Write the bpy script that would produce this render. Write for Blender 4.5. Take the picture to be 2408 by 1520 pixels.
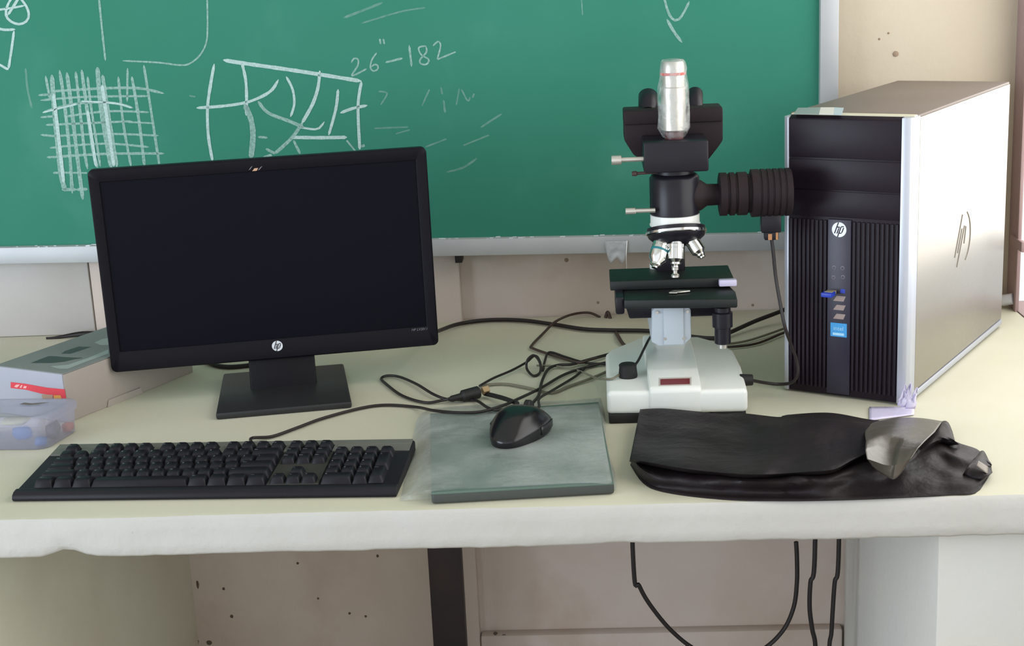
import bpy, bmesh, math, random
from mathutils import Vector, Matrix, noise
random.seed(7)
sc = bpy.context.scene
for o in list(bpy.data.objects): bpy.data.objects.remove(o, do_unlink=True)
COL = sc.collection

# ---------------------------------------------------------------- camera
F_PX, CAM_H, YAW, PITCH, ROLL = 3451.0467, 0.6151, -0.0595, 0.2498, -0.0471
_f = Vector((math.sin(YAW)*math.cos(PITCH), math.cos(YAW)*math.cos(PITCH), -math.sin(PITCH)))
_r0 = Vector((math.cos(YAW), -math.sin(YAW), 0)); _u0 = _r0.cross(_f)
_c, _s = math.cos(ROLL), math.sin(ROLL)
CR, CU, CF = _c*_r0+_s*_u0, -_s*_r0+_c*_u0, _f
CO = Vector((0, 0, CAM_H))
cam = bpy.data.cameras.new('camera'); camo = bpy.data.objects.new('camera', cam); COL.objects.link(camo)
cam.sensor_fit = 'HORIZONTAL'; cam.sensor_width = 36; cam.lens = F_PX*36/2408; cam.clip_start = .05
camo.matrix_world = Matrix(((CR.x, CU.x, -CF.x, CO.x), (CR.y, CU.y, -CF.y, CO.y), (CR.z, CU.z, -CF.z, CO.z), (0, 0, 0, 1)))
sc.camera = camo

def ray(px, py): return CF + CR*((px-1204)/F_PX) - CU*((py-760)/F_PX)
def onz(px, py, z=0.0):                       # point of the plane at height z seen at a pixel
    d = ray(px, py); return CO + d*((z-CAM_H)/d.z)
def ony(px, py, y):                           # point of the upright plane at depth y seen at a pixel
    d = ray(px, py); return CO + d*(y/d.y)
def onpl(px, py, p, n):
    d = ray(px, py); return CO + d*((p-CO).dot(n)/d.dot(n))

# ---------------------------------------------------------------- world, lights, exposure
world = bpy.data.worlds.new('world'); sc.world = world; world.use_nodes = True
bg = world.node_tree.nodes['Background']
bg.inputs[0].default_value = (0.93, 0.96, 1.0, 1); bg.inputs[1].default_value = 1.25

def area(name, loc, target, sx, sy, power, color):
    l = bpy.data.lights.new(name, 'AREA'); l.shape = 'RECTANGLE'; l.size = sx; l.size_y = sy
    l.energy = power; l.color = color
    o = bpy.data.objects.new(name, l); COL.objects.link(o); o.location = loc
    o.rotation_euler = (Vector(target)-Vector(loc)).to_track_quat('-Z', 'Y').to_euler()
    return o
# daylight through the window in the right wall, and through windows on the left side behind the camera
area('window_daylight', (0.80, 1.71, 0.78), (0.0, 1.71, 0.78), 1.9, 1.36, 21.5, (1.0, 0.97, 0.925))
area('left_window_daylight', (-2.6, 0.1, 0.35), (0.0, 1.9, -.1), 1.8, 1.5, 56, (0.74, 0.86, 1.0))
sc.view_settings.view_transform = 'Standard'; sc.view_settings.look = 'None'
sc.view_settings.gamma = 1; sc.view_settings.use_curve_mapping = False
sc.view_settings.exposure = 0.0

# ---------------------------------------------------------------- materials
def lin(c):
    return tuple(((v/255)/12.92 if v/255 <= .04045 else ((v/255+.055)/1.055)**2.4) for v in c)
MATS = {}
def mat(name, c, rough=.5, metal=0., spec=.5, var=None, bump=None, stains=None, coat=0., aniso=None):
    """c is an sRGB triple. var=(scale, sRGB other colour, amount); bump=(scale, strength, distance)."""
    m = bpy.data.materials.new(name); m.use_nodes = True; nt = m.node_tree; b = nt.nodes['Principled BSDF']
    b.inputs['Base Color'].default_value = (*lin(c), 1); b.inputs['Roughness'].default_value = rough
    b.inputs['Metallic'].default_value = metal; b.inputs['Specular IOR Level'].default_value = spec
    b.inputs['Coat Weight'].default_value = coat
    tc = nt.nodes.new('ShaderNodeTexCoord'); last = None
    def nz(scale, detail=4, rgh=.55, vec=None):
        n = nt.nodes.new('ShaderNodeTexNoise'); n.inputs['Scale'].default_value = scale
        n.inputs['Detail'].default_value = detail; n.inputs['Roughness'].default_value = rgh
        nt.links.new(vec or tc.outputs['Object'], n.inputs['Vector']); return n
    def mix(fac, a, bcol):
        mx = nt.nodes.new('ShaderNodeMix'); mx.data_type = 'RGBA'
        nt.links.new(fac, mx.inputs[0])
        if a is None: mx.inputs[6].default_value = (*lin(c), 1)
        else: nt.links.new(a, mx.inputs[6])
        mx.inputs[7].default_value = (*lin(bcol), 1); return mx.outputs[2]
    def ramp(sock, lo, hi, top=1.):
        r = nt.nodes.new('ShaderNodeMapRange'); r.inputs[1].default_value = lo; r.inputs[2].default_value = hi
        r.inputs[4].default_value = top; nt.links.new(sock, r.inputs[0]); return r.outputs[0]
    if var:
        for (s, oc, amt) in (var if isinstance(var, list) else [var]):
            last = mix(ramp(nz(s).outputs[0], .35, .68, amt), last, oc)
    if stains:
        for (s, oc, lo, hi, amt) in stains:
            last = mix(ramp(nz(s, 6, .6).outputs[0], lo, hi, amt), last, oc)
    if last is not None: nt.links.new(last, b.inputs['Base Color'])
    if aniso:
        mp = nt.nodes.new('ShaderNodeMapping'); mp.inputs['Scale'].default_value = aniso
        nt.links.new(tc.outputs['Object'], mp.inputs[0]); n = nz(1, 2, .5, mp.outputs[0])
        r = ramp(n.outputs[0], 0, 1); mm = nt.nodes.new('ShaderNodeMath'); mm.operation = 'MULTIPLY_ADD'
        mm.inputs[1].default_value = .12; mm.inputs[2].default_value = rough-.06
        nt.links.new(r, mm.inputs[0]); nt.links.new(mm.outputs[0], b.inputs['Roughness'])
    if bump:
        bl = bump if isinstance(bump, list) else [bump]; prev = None
        for (s, st, dist) in bl:
            bp = nt.nodes.new('ShaderNodeBump'); bp.inputs['Strength'].default_value = st; bp.inputs['Distance'].default_value = dist
            nt.links.new(nz(s, 5).outputs[0], bp.inputs['Height'])
            if prev: nt.links.new(prev, bp.inputs['Normal'])
            prev = bp.outputs[0]
        nt.links.new(prev, b.inputs['Normal'])
    MATS[name] = m; return m

def film(name, c, alpha, rough=.3, spec=.5, noise_scale=None, lo=.0, hi=1., bump=None):
    """see-through material: alpha mixes transparent with a principled surface"""
    m = mat(name, c, rough, 0, spec, bump=bump); nt = m.node_tree
    b = nt.nodes['Principled BSDF']; out = nt.nodes['Material Output']
    t = nt.nodes.new('ShaderNodeBsdfTransparent'); mx = nt.nodes.new('ShaderNodeMixShader')
    nt.links.new(t.outputs[0], mx.inputs[1]); nt.links.new(b.outputs[0], mx.inputs[2]); mx.inputs[0].default_value = alpha
    if noise_scale:
        tc = nt.nodes.new('ShaderNodeTexCoord'); n = nt.nodes.new('ShaderNodeTexNoise')
        n.inputs['Scale'].default_value = noise_scale; n.inputs['Detail'].default_value = 5
        r = nt.nodes.new('ShaderNodeMapRange'); r.inputs[1].default_value = .3; r.inputs[2].default_value = .7
        r.inputs[3].default_value = alpha*lo; r.inputs[4].default_value = min(1, alpha*hi)
        nt.links.new(tc.outputs['Object'], n.inputs['Vector']); nt.links.new(n.outputs[0], r.inputs[0]); nt.links.new(r.outputs[0], mx.inputs[0])
    nt.links.new(mx.outputs[0], out.inputs[0]); return m

M = {}
M['wall'] = mat('wall_plaster', (214, 201, 193), .9, spec=.2, var=[(3.2, (188, 170, 150), .55)],
                stains=[(2.1, (170, 138, 108), .54, .74, .6), (26, (150, 128, 112), .74, .82, .35)], bump=[(9, .25, .01), (90, .2, .002)])
M['wall_cream'] = mat('wall_cream', (192, 180, 160), .9, spec=.2, var=[(2.5, (202, 192, 175), .6)], bump=[(7, .3, .012), (70, .15, .002)])
M['panel_grey'] = mat('wall_panel_grey', (200, 196, 193), .9, spec=.2, var=[(4, (184, 176, 168), .6)], stains=[(24, (150, 136, 124), .72, .80, .4)], bump=(60, .15, .002))
M['leg_left'] = mat('leg_plaster_olive', (228, 228, 210), .9, spec=.2, var=[(2.6, (208, 198, 178), .6)], bump=(40, .15, .002))
M['slab_top'] = mat('desk_top_paint', (204, 202, 182), .62, spec=.3, var=[(5, (196, 192, 168), .6), (1.7, (210, 208, 192), .5)],
                    stains=[(38, (150, 138, 104), .70, .76, .55)], bump=[(60, .12, .002), (14, .1, .004)])
M['slab_front'] = mat('desk_front_paint', (192, 190, 185), .8, spec=.25, var=[(8, (184, 181, 174), .5)],
                      stains=[(45, (150, 142, 128), .72, .77, .5)], bump=[(30, .35, .006), (110, .25, .002)])
M['leg_white'] = mat('leg_plaster_white', (206, 205, 200), .88, spec=.2, var=[(6, (212, 207, 196), .5)], bump=[(22, .25, .006), (90, .2, .002)])
M['iron'] = mat('black_iron', (34, 29, 30), .55, spec=.4, var=(14, (62, 34, 30), .4), bump=(70, .15, .001))
M['board'] = mat('chalkboard_green', (48, 124, 102), .75, spec=.25, var=[(2.2, (62, 134, 116), .6)],
                 stains=[(4.5, (92, 156, 136), .56, .80, .35), (1.3, (34, 116, 88), .5, .75, .5)], bump=(160, .06, .001))
M['alu'] = mat('brushed_aluminium', (184, 186, 188), .5, metal=.25, spec=.4, var=(14, (172, 175, 179), .5), bump=(50, .05, .001))
M['floor'] = mat('floor_cement', (196, 188, 172), .8, var=(3, (110, 100, 90), .5))
M['ceiling'] = mat('ceiling_white', (214, 212, 206), .9)
M['win_frame'] = mat('window_frame_brown', (170, 146, 144), .6, var=(10, (156, 132, 130), .5))
M['blackplastic'] = mat('black_plastic', (20, 19, 26), .45, spec=.12, bump=(400, .05, .0004))
M['blackshell'] = mat('black_shell', (19, 18, 23), .5, spec=.15)
M['screen'] = mat('screen_dark', (17, 16, 25), .4, spec=.06)
M['basegrey'] = mat('stand_base', (38, 38, 40), .48, spec=.45, bump=(500, .06, .0003))
M['key'] = mat('key_plastic', (28, 27, 34), .45, spec=.25)
M['kbcase'] = mat('keyboard_case', (32, 30, 36), .5, spec=.2)
M['kbgrey'] = mat('keyboard_grey', (104, 106, 100), .5, spec=.4)
M['legend'] = mat('legend_print', (150, 152, 158), .5)
M['silver'] = mat('silver_plastic', (188, 192, 202), .38, metal=.45, spec=.5)
M['brushed'] = mat('brushed_side_panel', (168, 163, 154), .36, metal=.85, spec=.5, aniso=(6, 260, 260))
M['casetop'] = mat('case_top_steel', (128, 117, 110), .5, metal=.25, spec=.4, var=(6, (118, 107, 100), .5))
M['beige'] = mat('bezel_top_beige', (200, 196, 172), .5)
M['bezel'] = mat('tower_bezel_black', (30, 21, 31), .42, spec=.22, bump=(500, .05, .0003))
M['strip'] = mat('tower_strip', (42, 38, 54), .4, spec=.45)
M['white'] = mat('logo_white', (225, 228, 235), .45, metal=.2)
M['emboss'] = mat('embossed_line', (150, 145, 136), .45, metal=.5)
M['tan'] = mat('usb_tongue', (150, 132, 126), .5)
M['blue'] = mat('blue_plastic', (36, 62, 176), .45)
M['sticker'] = mat('blue_sticker', (52, 150, 214), .4)
M['stickerpale'] = mat('pale_print', (165, 214, 240), .5)
M['labelteal'] = mat('label_teal', (128, 146, 144), .5); M['labelwhite'] = mat('label_white', (206, 206, 200), .5); M['labelblue'] = mat('label_blue', (170, 190, 198), .5)
M['scopewhite'] = mat('scope_enamel', (226, 229, 224), .32, spec=.5, coat=.2)
M['scopegrey'] = mat('scope_grey_plate', (178, 188, 196), .4)
M['scopeblack'] = mat('scope_black', (26, 24, 32), .34, spec=.3)
M['scopematt'] = mat('scope_black_matt', (34, 25, 30), .55, spec=.18, var=(20, (44, 34, 34), .5))
M['stage'] = mat('stage_black', (24, 29, 28), .5, spec=.4)
M['chrome'] = mat('chrome', (228, 228, 226), .16, metal=1)
M['satin'] = mat('satin_steel', (205, 202, 194), .35, metal=.8)
M['tealband'] = mat('teal_band', (40, 120, 130), .4)
M['redwin'] = mat('red_display', (112, 22, 26), .25, spec=.6)
M['redring'] = mat('red_ring', (206, 96, 88), .5)
M['redcap'] = mat('dark_red', (84, 28, 34), .4)
M['lavender'] = mat('lavender_plastic', (206, 200, 226), .4)
M['rubber'] = mat('black_rubber', (18, 16, 18), .6)
M['cable'] = mat('cable_black', (34, 28, 28), .5, spec=.4)
M['cablegrey'] = mat('cable_grey', (118, 114, 98), .6)
M['cablebrown'] = mat('cable_brown', (62, 46, 40), .5)
M['mouse'] = mat('mouse_plastic', (22, 21, 24), .24, spec=.45)
M['mouseside'] = mat('mouse_side', (22, 20, 24), .36, spec=.5)
M['mat'] = mat('mat_green_grey', (88, 108, 98), .6, var=(9, (80, 99, 90), .5))
M['matedge'] = mat('mat_edge', (62, 66, 63), .6)
M['matprint'] = mat('mat_print', (72, 84, 78), .6)
M['cloth'] = mat('cover_black', (29, 23, 26), .5, spec=.25, var=(18, (36, 30, 30), .6), bump=[(14, .5, .01), (60, .25, .003)])
M['clothlit'] = mat('cover_lit', (80, 74, 66), .34, spec=.6, bump=[(22, .4, .006)])  # lighter copy of the cover cloth, light on the flap put into the colour
M['cardblue'] = mat('carton_white', (168, 170, 182), .6, var=(7, (160, 162, 174), .5))
M['cardside'] = mat('carton_side', (170, 162, 155), .7, var=(5, (160, 150, 143), .5))
M['cardtop'] = mat('carton_top', (134, 138, 137), .6, spec=.2, var=(6, (124, 132, 130), .5))
M['cardink'] = mat('carton_ink', (62, 72, 70), .5); M['cardpale'] = mat('carton_pale', (160, 168, 166), .5)
M['red'] = mat('red_print', (214, 58, 72), .55); M['yellow'] = mat('yellow_print', (214, 150, 70), .55); M['skin'] = mat('tan_print', (170, 140, 120), .55)
M['orange'] = mat('orange_plastic', (206, 128, 104), .5); M['packblue'] = mat('packet_blue', (92, 132, 196), .5); M['packgrey'] = mat('packet_grey', (120, 122, 128), .5)
M['packyellow'] = mat('packet_yellow', (196, 194, 140), .5)
M['tub'] = film('clear_tub', (172, 172, 192), .46, .3)
M['sleeve'] = film('clear_sleeve', (190, 197, 194), .44, .3, noise_scale=14, lo=.5, hi=1.5, bump=[(26, .5, .006), (70, .3, .002)])
M['wrap'] = film('clear_wrap', (214, 218, 216), .24, .14, noise_scale=70, lo=.1, hi=2.2, bump=[(70, .7, .008), (160, .4, .003)])
M['tag'] = film('frosted_tag', (200, 202, 206), .62, .3, noise_scale=40, lo=.7, hi=1.3, bump=(70, .5, .004))
M['chalk'] = film('chalk_white', (196, 222, 218), .80, .9, .1, noise_scale=300, lo=.78, hi=1.1)
M['chalkmid'] = film('chalk_soft', (180, 214, 206), .55, .9, .1, noise_scale=260, lo=.65, hi=1.2)
M['chalkfaint'] = film('chalk_faint', (170, 206, 196), .28, .9, .1, noise_scale=120, lo=.4, hi=1.4)
M['glass'] = film('window_glass', (235, 240, 240), .08, .05)

# ---------------------------------------------------------------- mesh helpers
class MB:
    def __init__(s, T=None): s.bm = bmesh.new(); s.T = T or Matrix(); s.mi = 0
    def _take(s, b, m=None):
        T = s.T @ m if m is not None else s.T
        vm = {v: s.bm.verts.new(T @ v.co) for v in b.verts}
        for f in b.faces:
            try: nf = s.bm.faces.new([vm[v] for v in f.verts]); nf.material_index = s.mi
            except ValueError: pass
        b.free()
    def box(s, x0, x1, y0, y1, z0, z1, bev=0., seg=2, m=None):
        b = bmesh.new(); bmesh.ops.create_cube(b, size=1)
        for v in b.verts: v.co = Vector(((x0+x1)/2+v.co.x*(x1-x0), (y0+y1)/2+v.co.y*(y1-y0), (z0+z1)/2+v.co.z*(z1-z0)))
        if bev: bmesh.ops.bevel(b, geom=b.edges[:], offset=bev, segments=seg, profile=.5, affect='EDGES')
        s._take(b, m); return s
    def prism(s, pts, d, bev=0., seg=2, m=None):
        """pts: 3D polygon, d: extrusion vector"""
        b = bmesh.new(); vs = [b.verts.new(p) for p in pts]; f = b.faces.new(vs)
        r = bmesh.ops.extrude_face_region(b, geom=[f])
        for v in [g for g in r['geom'] if isinstance(g, bmesh.types.BMVert)]: v.co += Vector(d)
        bmesh.ops.recalc_face_normals(b, faces=b.faces[:])
        if bev: bmesh.ops.bevel(b, geom=b.edges[:], offset=bev, segments=seg, profile=.5, affect='EDGES')
        s._take(b, m); return s
    def lathe(s, p0, d, prof, seg=32, sq=None):
        """prof: (radius, distance along d) pairs"""
        p0 = Vector(p0); d = Vector(d).normalized(); a = d.orthogonal().normalized()
        if abs(d.z) < .9: a = (Vector((0, 0, 1))-d*d.z).normalized()
        c = d.cross(a); b = bmesh.new(); rings = []
        for (r, h) in prof:
            rings.append([b.verts.new(p0+d*h+(a*math.cos(2*math.pi*k/seg)+c*math.sin(2*math.pi*k/seg))*max(r, 1e-5)) for k in range(seg)])
        for i in range(len(rings)-1):
            for k in range(seg): b.faces.new((rings[i][k], rings[i][(k+1) % seg], rings[i+1][(k+1) % seg], rings[i+1][k]))
        b.faces.new(rings[0][::-1]); b.faces.new(rings[-1])
        bmesh.ops.recalc_face_normals(b, faces=b.faces[:]); s._take(b); return s
    def cyl(s, p0, p1, r0, r1=None, seg=24, ch=0.):
        p0 = Vector(p0); p1 = Vector(p1); L = (p1-p0).length; r1 = r0 if r1 is None else r1
        pr = [(r0-ch, 0), (r0, ch), (r1, L-ch), (r1-ch, L)] if ch else [(r0, 0), (r1, L)]
        return s.lathe(p0, p1-p0, pr, seg)
    def tube(s, pts, r, seg=8, sub=8, closed=False):
        pts = [Vector(p) for p in pts]; P = []; n = len(pts)
        for i in range(n-1):
            p0 = pts[max(i-1, 0)]; p1 = pts[i]; p2 = pts[i+1]; p3 = pts[min(i+2, n-1)]
            for k in range(sub):
                t = k/sub
                P.append(.5*((2*p1)+(p2-p0)*t+(2*p0-5*p1+4*p2-p3)*t*t+(3*p1-p0-3*p2+p3)*t**3))
        P.append(pts[-1]); b = bmesh.new(); rings = []; a = None
        for i, p in enumerate(P):
            t = (P[min(i+1, len(P)-1)]-P[max(i-1, 0)])
            t = t.normalized() if t.length > 1e-9 else Vector((1, 0, 0))
            if a is None: a = t.orthogonal().normalized()
            a = (a-t*a.dot(t)); a = a.normalized() if a.length > 1e-6 else t.orthogonal().normalized()
            c = t.cross(a); rr = r(i/(len(P)-1)) if callable(r) else r
            rings.append([b.verts.new(p+(a*math.cos(2*math.pi*k/seg)+c*math.sin(2*math.pi*k/seg))*rr) for k in range(seg)])
        for i in range(len(rings)-1):
            for k in range(seg): b.faces.new((rings[i][k], rings[i][(k+1) % seg], rings[i+1][(k+1) % seg], rings[i+1][k]))
        b.faces.new(rings[0][::-1]); b.faces.new(rings[-1]); s._take(b); return s
    def grid(s, G, closed=False):
        b = bmesh.new(); V = [[b.verts.new(p) for p in row] for row in G]
        for i in range(len(V)-1):
            for j in range(len(V[0])-1): b.faces.new((V[i][j], V[i][j+1], V[i+1][j+1], V[i+1][j]))
        s._take(b); return s
    def poly(s, pts):
        b = bmesh.new(); b.faces.new([b.verts.new(p) for p in pts]); s._take(b); return s
    def text(s, body, size, m, bold=0., shear=0.):
        cu = bpy.data.curves.new('t', 'FONT'); cu.body = body; cu.size = size; cu.align_x = 'CENTER'; cu.align_y = 'CENTER'
        cu.resolution_u = 2; cu.offset = bold; cu.shear = shear
        o = bpy.data.objects.new('t', cu); COL.objects.link(o); bpy.context.view_layer.update()
        me = bpy.data.meshes.new_from_object(o); b = bmesh.new(); b.from_mesh(me)
        bpy.data.objects.remove(o); bpy.data.curves.remove(cu); bpy.data.meshes.remove(me); s._take(b, m); return s
    def build(s, name, m, parent=None, smooth=40, sub=0, solid=0., normals=False):
        root = parent
        while root is not None and root.parent is not None: root = root.parent
        if root is not None: off = root.location
        elif getattr(s, 'origin', None) is not None: off = Vector(s.origin)
        else: off = Vector()
        for v in s.bm.verts: v.co -= off
        if normals: bmesh.ops.recalc_face_normals(s.bm, faces=s.bm.faces[:])
        me = bpy.data.meshes.new(name); s.bm.to_mesh(me); s.bm.free()
        for mm in (m if isinstance(m, (list, tuple)) else [m]): me.materials.append(mm)
        if smooth:
            me.shade_smooth()
            try: me.set_sharp_from_angle(angle=math.radians(smooth))
            except Exception: pass
        o = bpy.data.objects.new(name, me); COL.objects.link(o)
        if parent is not None: o.parent = parent
        elif off.length: o.location = off
        if solid:
            md = o.modifiers.new('thick', 'SOLIDIFY'); md.thickness = solid; md.offset = -1
        if sub:
            md = o.modifiers.new('sub', 'SUBSURF'); md.levels = sub; md.render_levels = sub
        return o
def thing(name, label, cat, loc=(0, 0, 0), group=None):
    o = bpy.data.objects.new(name, None); COL.objects.link(o); o.location = loc; o.empty_display_size = .02
    o['label'] = label; o['category'] = cat
    if group: o['group'] = group
    return o
def tag(o, label, cat, group=None):
    o['label'] = label; o['category'] = cat
    if group: o['group'] = group
    return o
def struct(o): o['kind'] = 'structure'; return o
def lab(o, l): o['label'] = l; return o
def lerp(a, b, t): return a+(b-a)*t
def curve_at(pts, t):
    """point of a polyline at parameter t in 0..1, by length, Catmull-Rom smoothed"""
    n = len(pts)-1; L = [0]
    for i in range(n): L.append(L[-1]+math.dist(pts[i], pts[i+1]))
    d = t*L[-1]
    i = min(n-1, max(k for k in range(n) if L[k] <= d+1e-9)); u = (d-L[i])/max(1e-9, L[i+1]-L[i])
    g = lambda k: pts[min(max(k, 0), n)]
    p0, p1, p2, p3 = g(i-1), g(i), g(i+1), g(i+2)
    return tuple(.5*(2*b_+(c_-a_)*u+(2*a_-5*b_+4*c_-d_)*u*u+(3*b_-a_-3*c_+d_)*u**3) for a_, b_, c_, d_ in zip(p0, p1, p2, p3))

# ================================================================ THE SETTING
YW = 2.442
XR = 0.688
b = MB(); b.box(-3.0, XR, YW, YW+.16, -.76, 1.7)
wall_back = struct(b.build('wall_back', M['wall']))
# smoother cream plaster to the right of the board, with the ragged plaster edge at the window corner
G = []
for j in range(40):
    z = -.0+1.7*j/39
    e = XR+.002+.006*noise.noise(Vector((0, 3.1, z*9)))+.003*noise.noise(Vector((4, 1, z*30)))
    G.append([Vector((.34+(e-.34)*i/12, YW-.012-.0015*noise.noise(Vector((i*.9, z*7, 2))), z)) for i in range(13)]+[Vector((e+.004, YW-.006, z)), Vector((e+.004, YW+.03, z))])
lab(MB().grid(G).build('plaster_coat', M['wall_cream'], wall_back, normals=True), 'cream plaster beside the window')
# the shallow pilaster behind the monitor and the grey panel at the left
b = MB(); XS = ony(209, 700, 2.410).x; b.box(XS+.0003, -.229, 2.424, YW+.01, -.76, .3, .004, 2); struct(b.build('trim_1', M['wall']))
b = MB(); b.box(-2.0, XS, 2.4215, YW+.01, 0.0005, .3, .002, 2); struct(b.build('trim_2', M['panel_grey']))
b = MB(); b.box(-.228, .42, 2.420, YW+.01, -.76, -.585, .006, 2); struct(b.build('baseboard_back', M['wall']))
# nail holes and knocks in the plaster: shallow dark dents
b = MB()
for (px, py, y, r) in [(2107, 127, 2.428, .0042), (1332, 612, 2.4415, .0045), (1406, 712, 2.4415, .003), (1672, 630, 2.4415, .004), (1770, 718, 2.4415, .003),
                       (2068, 92, 2.4285, .0018), (2090, 78, 2.4285, .0016)]:
    p = ony(px, py, y); b.lathe(p+Vector((0, .003, 0)), (0, -1, 0), [(r*1.2, 0), (r, .0022), (r*.5, .0032)], 10)
lab(b.build('plaster_knock', mat('knock', (150, 130, 110), .9), wall_back), 'dark knock in the plaster')
b = MB()
for (px, py, rx, rz) in [(465, 1375, 4, 14), (450, 1425, 5, 12), (455, 1480, 6, 16), (462, 1510, 8, 10), (545, 1450, 5, 6), (492, 1512, 9, 8), (526, 1385, 4, 5),
                         (700, 1325, 4, 4), (888, 1308, 4, 5), (822, 1443, 4, 4), (860, 1450, 4, 4), (748, 1408, 3, 4), (1165, 1490, 7, 6), (1185, 1494, 6, 3)]:
    p = ony(px, py, 2.424); k = 6e-4
    b.poly([p+Vector((math.cos(a)*rx*k*(1+.4*noise.noise(Vector((a, px, 0)))), -.0006, math.sin(a)*rz*k*(1+.4*noise.noise(Vector((a, py, 3)))))) for a in [i*math.pi/6 for i in range(12)]])
o = b.build('damp_spot', mat('damp_spots', (96, 84, 72), .95), wall_back, 0); o['label'] = 'dark damp spots on plaster'; o['kind'] = 'stuff'
# floor, ceiling, left and right walls
struct(MB().box(-3, 2.2, -1.2, YW, -.80, -.76).build('floor', M['floor'], smooth=0))
struct(MB().box(-3, 2.2, -1.2, YW+.16, 1.7, 1.8).build('ceiling', M['ceiling'], smooth=0))
struct(MB().box(-3.1, -3.0, .9, YW+.16, -.76, 1.7).build('wall_left', M['wall_cream'], smooth=0))
b = MB(); b.box(XR+.002, XR+.14, .2, YW+.16, -.76, -.045); b.box(XR+.002, XR+.14, .2, YW+.16, 1.5, 1.7); b.box(XR+.002, XR+.14, .2, .7, -.045, 1.5)
struct(b.build('wall_right', M['wall_cream'], smooth=0))
# window: brown steel frame
w1 = bpy.data.objects.new('window_1', None); COL.objects.link(w1); w1.location = (XR+.03, 1.5, 0); struct(w1)
b = MB(); b.box(XR-.001, XR+.005, 2.380, YW+.002, -.02, 1.5, .0015); b.box(XR-.003, XR+.003, 2.372, 2.384, -.02, 1.5, .001); b.build('frame_post', M['win_frame'], w1)
b = MB(); b.box(XR-.001, XR+.036, .7, .76, -.02, 1.5, .002); b.build('frame_post', M['win_frame'], w1)
b = MB(); b.box(XR+.001, XR+.05, .7, 2.44, -.02, .002, .002); b.build('frame_sill', M['win_frame'], w1)
b = MB(); b.box(XR+.010, XR+.05, .7, 2.44, 1.46, 1.5, .002); b.build('frame_head', M['win_frame'], w1)
b = MB(); b.box(XR-.005, XR+.003, 2.345, 2.41, .105, .122, .002); b.build('frame_bracket', M['win_frame'], w1)
b = MB(); b.box(XR+.0005, XR+.0025, .76, 2.381, .002, 1.46); b.build('window_pane', M['glass'], w1, 0)

# ================================================================ MASONRY DESK
desk = thing('desk', 'cream painted concrete work desk built along the wall, white front edge', 'desk', (0, 2.0, -.76))
YF = 1.56; xs = [-1.35+i*(XR+1.35)/150 for i in range(151)]
def nzv(x, k, s): return noise.noise(Vector((x*s, k*3.7, .5)))
top, front = [], []
for x in xs:
    chip = math.exp(-((x+.625)/.020)**2)*.011+math.exp(-((x-.02)/.03)**2)*.002*(1+nzv(x, 9, 90))
    j = .0012*nzv(x, 1, 14)+.0006*nzv(x, 2, 70); k = .0012*nzv(x, 3, 17)+.0011*nzv(x, 4, 60)+chip
    top.append([Vector((x, YW-.002, 0)), Vector((x, 2.1, 0)), Vector((x, 1.75, 0)), Vector((x, YF+.010+j, 0)), Vector((x, YF+.003+j, -.0012+j*.4))])
    front.append([Vector((x, YF+.003+j, -.0012+j*.4)), Vector((x, YF-.0003+j*.5, -.005)), Vector((x, YF+.0012*nzv(x, 6, 20), -.018)), Vector((x, YF+.0015*nzv(x, 7, 24), -.034)),
                  Vector((x, YF+.0008+k*.3, -.0455+k)), Vector((x, YF+.005, -.0495+k)), Vector((x, YF+.04, -.050)), Vector((x, YW-.002, -.050))])
b = MB(); b.grid(top); b.mi = 1; b.grid(front)
b.build('desktop', [M['slab_top'], M['slab_front']], desk, 60, normals=True)
b = MB(); b.prism([(.385, 1.597, -.76), (.3925, 2.0, -.76), (.404, 2.30, -.76), (.425, YW-.004, -.76), (XR, YW-.004, -.76), (XR, 1.597, -.76)], (0, 0, .7105), .003, 2)
b.build('support', M['leg_white'], desk)
b = MB(); b.prism([(-.752, 1.60, -.76), (-.750, 2.2, -.76), (-.746, YW-.004, -.76), (-.93, YW-.004, -.76), (-.93, 1.6, -.76)], (0, 0, .7105), .003, 2)
lab(b.build('support', M['leg_left'], desk), 'olive-grey shaded support wall')
pp = [ony(1005, 1300, 2.27), ony(1083, 1297, 2.27)]
tag(MB().box(pp[0].x, pp[1].x, 2.27, 2.30, -.759, -.0502, .002).build('iron_post', M['iron']), 'black iron post standing under the desk near its middle', 'post')

# ================================================================ CHALKBOARD
YT = 2.378; YB = 2.392
tl, tr = ony(0, 583, YT), ony(1880, 548, YT)
bl_, br_ = ony(0, 622, YT), ony(1880, 582, YT)
fx0, fx1 = ony(1929, 120, YT).x, ony(1973, 120, YT).x
slope = (tr.z-tl.z)/(tr.x-tl.x)
def ztop(x): return tl.z+slope*(x-tl.x)
def zbot(x): return bl_.z+slope*(x-bl_.x)
cb = thing('chalkboard', 'large green chalkboard in an aluminium frame on the back wall', 'chalkboard', (-.3, YB, .2))
XL = -1.6
b = MB(); b.prism([(XL, YB, ztop(XL)-.01), (fx0+.006, YB, ztop(fx0)-.01), (fx0+.006, YB, 1.35), (XL, YB, 1.35)], (0, .014, 0))
b.build('board_panel', M['board'], cb, 0)
b = MB(); b.prism([(XL, YT, zbot(XL)), (fx1, YT, zbot(fx1)), (fx1, YT, ztop(fx1)), (XL, YT, ztop(XL))], (0, .034, 0), .0016, 2)
b.build('bottom_rail', M['alu'], cb)
b = MB(); b.prism([(fx0, YT+.001, ztop(fx0)-.004), (fx1, YT+.001, ztop(fx0)-.004), (fx1, YT+.001, 1.38), (fx0, YT+.001, 1.38)], (0, .033, 0), .0022, 2)
b.build('side_rail', M['alu'], cb)
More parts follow.
